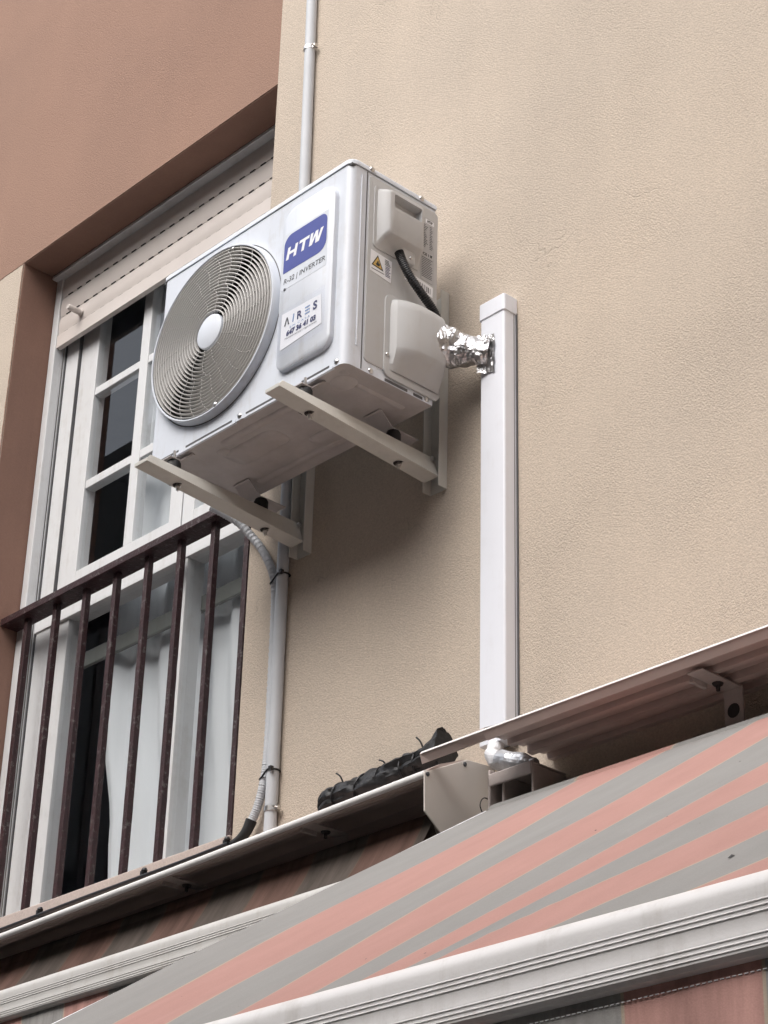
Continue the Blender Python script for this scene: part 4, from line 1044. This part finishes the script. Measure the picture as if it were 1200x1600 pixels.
# ------------------------------------------------------------------ taped pipe ends under the torn cover
tp = thing('taped_pipe_end', 'white and silver taped pipe bend below the trunking under the torn cover', 'pipe', (0.95, -0.08, -0.98))
foil_tube([(0.900, -0.028, -0.885), (0.906, -0.045, -0.925), (0.930, -0.075, -0.958), (0.970, -0.092, -0.972)], (0.022, 0.022, 0.022, 0.021), 20, seed=4.2, amp=0.006).build('white_tape', 'tape', tp)
foil_tube([(0.965, -0.091, -0.972), (1.00, -0.096, -0.988), (1.045, -0.098, -1.006), (1.08, -0.096, -1.014)], (0.022, 0.024, 0.023, 0.014), 20, seed=8.2, amp=0.004).build('silver_tape', 'dull_foil', tp)

# ------------------------------------------------------------------ black wrapped bundle on the left cover
bd = thing('wrapped_bundle', 'black film wrapped bundle tied with wire lying on the rolled-in awning', 'bundle', (0.57, -0.07, -0.95))
c = catmull([(0.372, -0.070, -0.940), (0.380, -0.070, -0.925), (0.41, -0.070, -0.917), (0.52, -0.070, -0.914), (0.64, -0.070, -0.909), (0.72, -0.070, -0.902), (0.768, -0.066, -0.896)], 14)
mb = MB(); n = 36; m_ = len(c); vs = []
for i, q in enumerate(c):
    t = i/(m_-1); R = 0.031*min(1, 0.5+t*10)*(1+0.14*t)
    for j in range(n):
        a = 2*PI*j/n; d_ = Vector((0, math.cos(a), math.sin(a)))
        w_ = noise.noise(Vector((q.x*10, math.cos(a)*2, math.sin(a)*2)))*0.010+abs(noise.noise(Vector((q.x*30+a*2, math.cos(a)*5, math.sin(a)*5))))*0.007
        pinch = sum(-0.0035*math.exp(-((q.x-xt)/0.010)**2) for xt in (0.425, 0.505, 0.575, 0.655, 0.700))
        p = q+d_*(R+w_+pinch)
        if t > 0.86 and d_.z > 0.35: p.z += 0.034*((t-0.86)/0.14)**1.3*d_.z*(0.5+0.5*math.cos(a*9+1)**2); p.x += 0.010*noise.noise(Vector((a*3, 0, 1)))
        vs.append(p)
mb.add(vs, [(i*n+j, i*n+(j+1) % n, (i+1)*n+(j+1) % n, (i+1)*n+j) for i in range(m_-1) for j in range(n)]+[tuple(range(n))[::-1], tuple(range((m_-1)*n, m_*n))])
mb.build('wrapping', 'wrap', bd, smooth=35)
for x, h in ((0.425, 0.022), (0.505, 0.004), (0.575, 0.012), (0.655, 0.004), (0.700, 0.030)):
    zc_ = -0.915+0.010*max(0, (x-0.5)/0.27); tl = random.uniform(-0.014, 0.014)
    P = [(x+tl*math.sin(a), -0.070+0.0335*math.cos(a), zc_+0.0345*math.sin(a)) for a in [2*PI*i/24 for i in range(25)]]
    mb = MB().tube(P, 0.0024, 6)
    if h > 0.01: mb.tube(catmull([(x+0.006, -0.072, zc_+0.034), (x+0.001, -0.078, zc_+0.040+h*0.5), (x-0.008, -0.084, zc_+0.038+h)], 4), 0.0022, 6)
    mb.build('tie', 'wire', bd, smooth=60)

# ------------------------------------------------------------------ black cable along the cover, under the sill
cb = thing('black_cable', 'thin black cable clipped along the top of the rolled-in awning below the sill', 'cable', (-0.7, -0.05, -0.94))
P = [(x, -0.050+0.003*math.sin(x*5), -0.922+0.011*(x)+0.002*math.sin(x*7)) for x in [-0.005-0.1*i for i in range(24)]]
MB().tube(P, 0.0062, 10).build('sheath', 'wire', cb, smooth=60)
P2 = [(x, y-0.014, z-0.003+0.003*math.sin(x*3)) for x, y, z in P]
MB().tube(P2, 0.0052, 10).build('sheath', 'wire', cb, smooth=60)
for x in (-0.02, -0.36, -0.83):
    mb = MB(); z = -0.922+0.011*x
    mb.box(x-0.005, x+0.005, -0.066, -0.040, z-0.010, z+0.010); mb.lathe((x, -0.056, z+0.010), [(0.007, 0), (0.009, 0.004), (0.006, 0.010), (0, 0.011)], 10, 'z')
    mb.build('cable_clip', 'wire', cb, smooth=40)
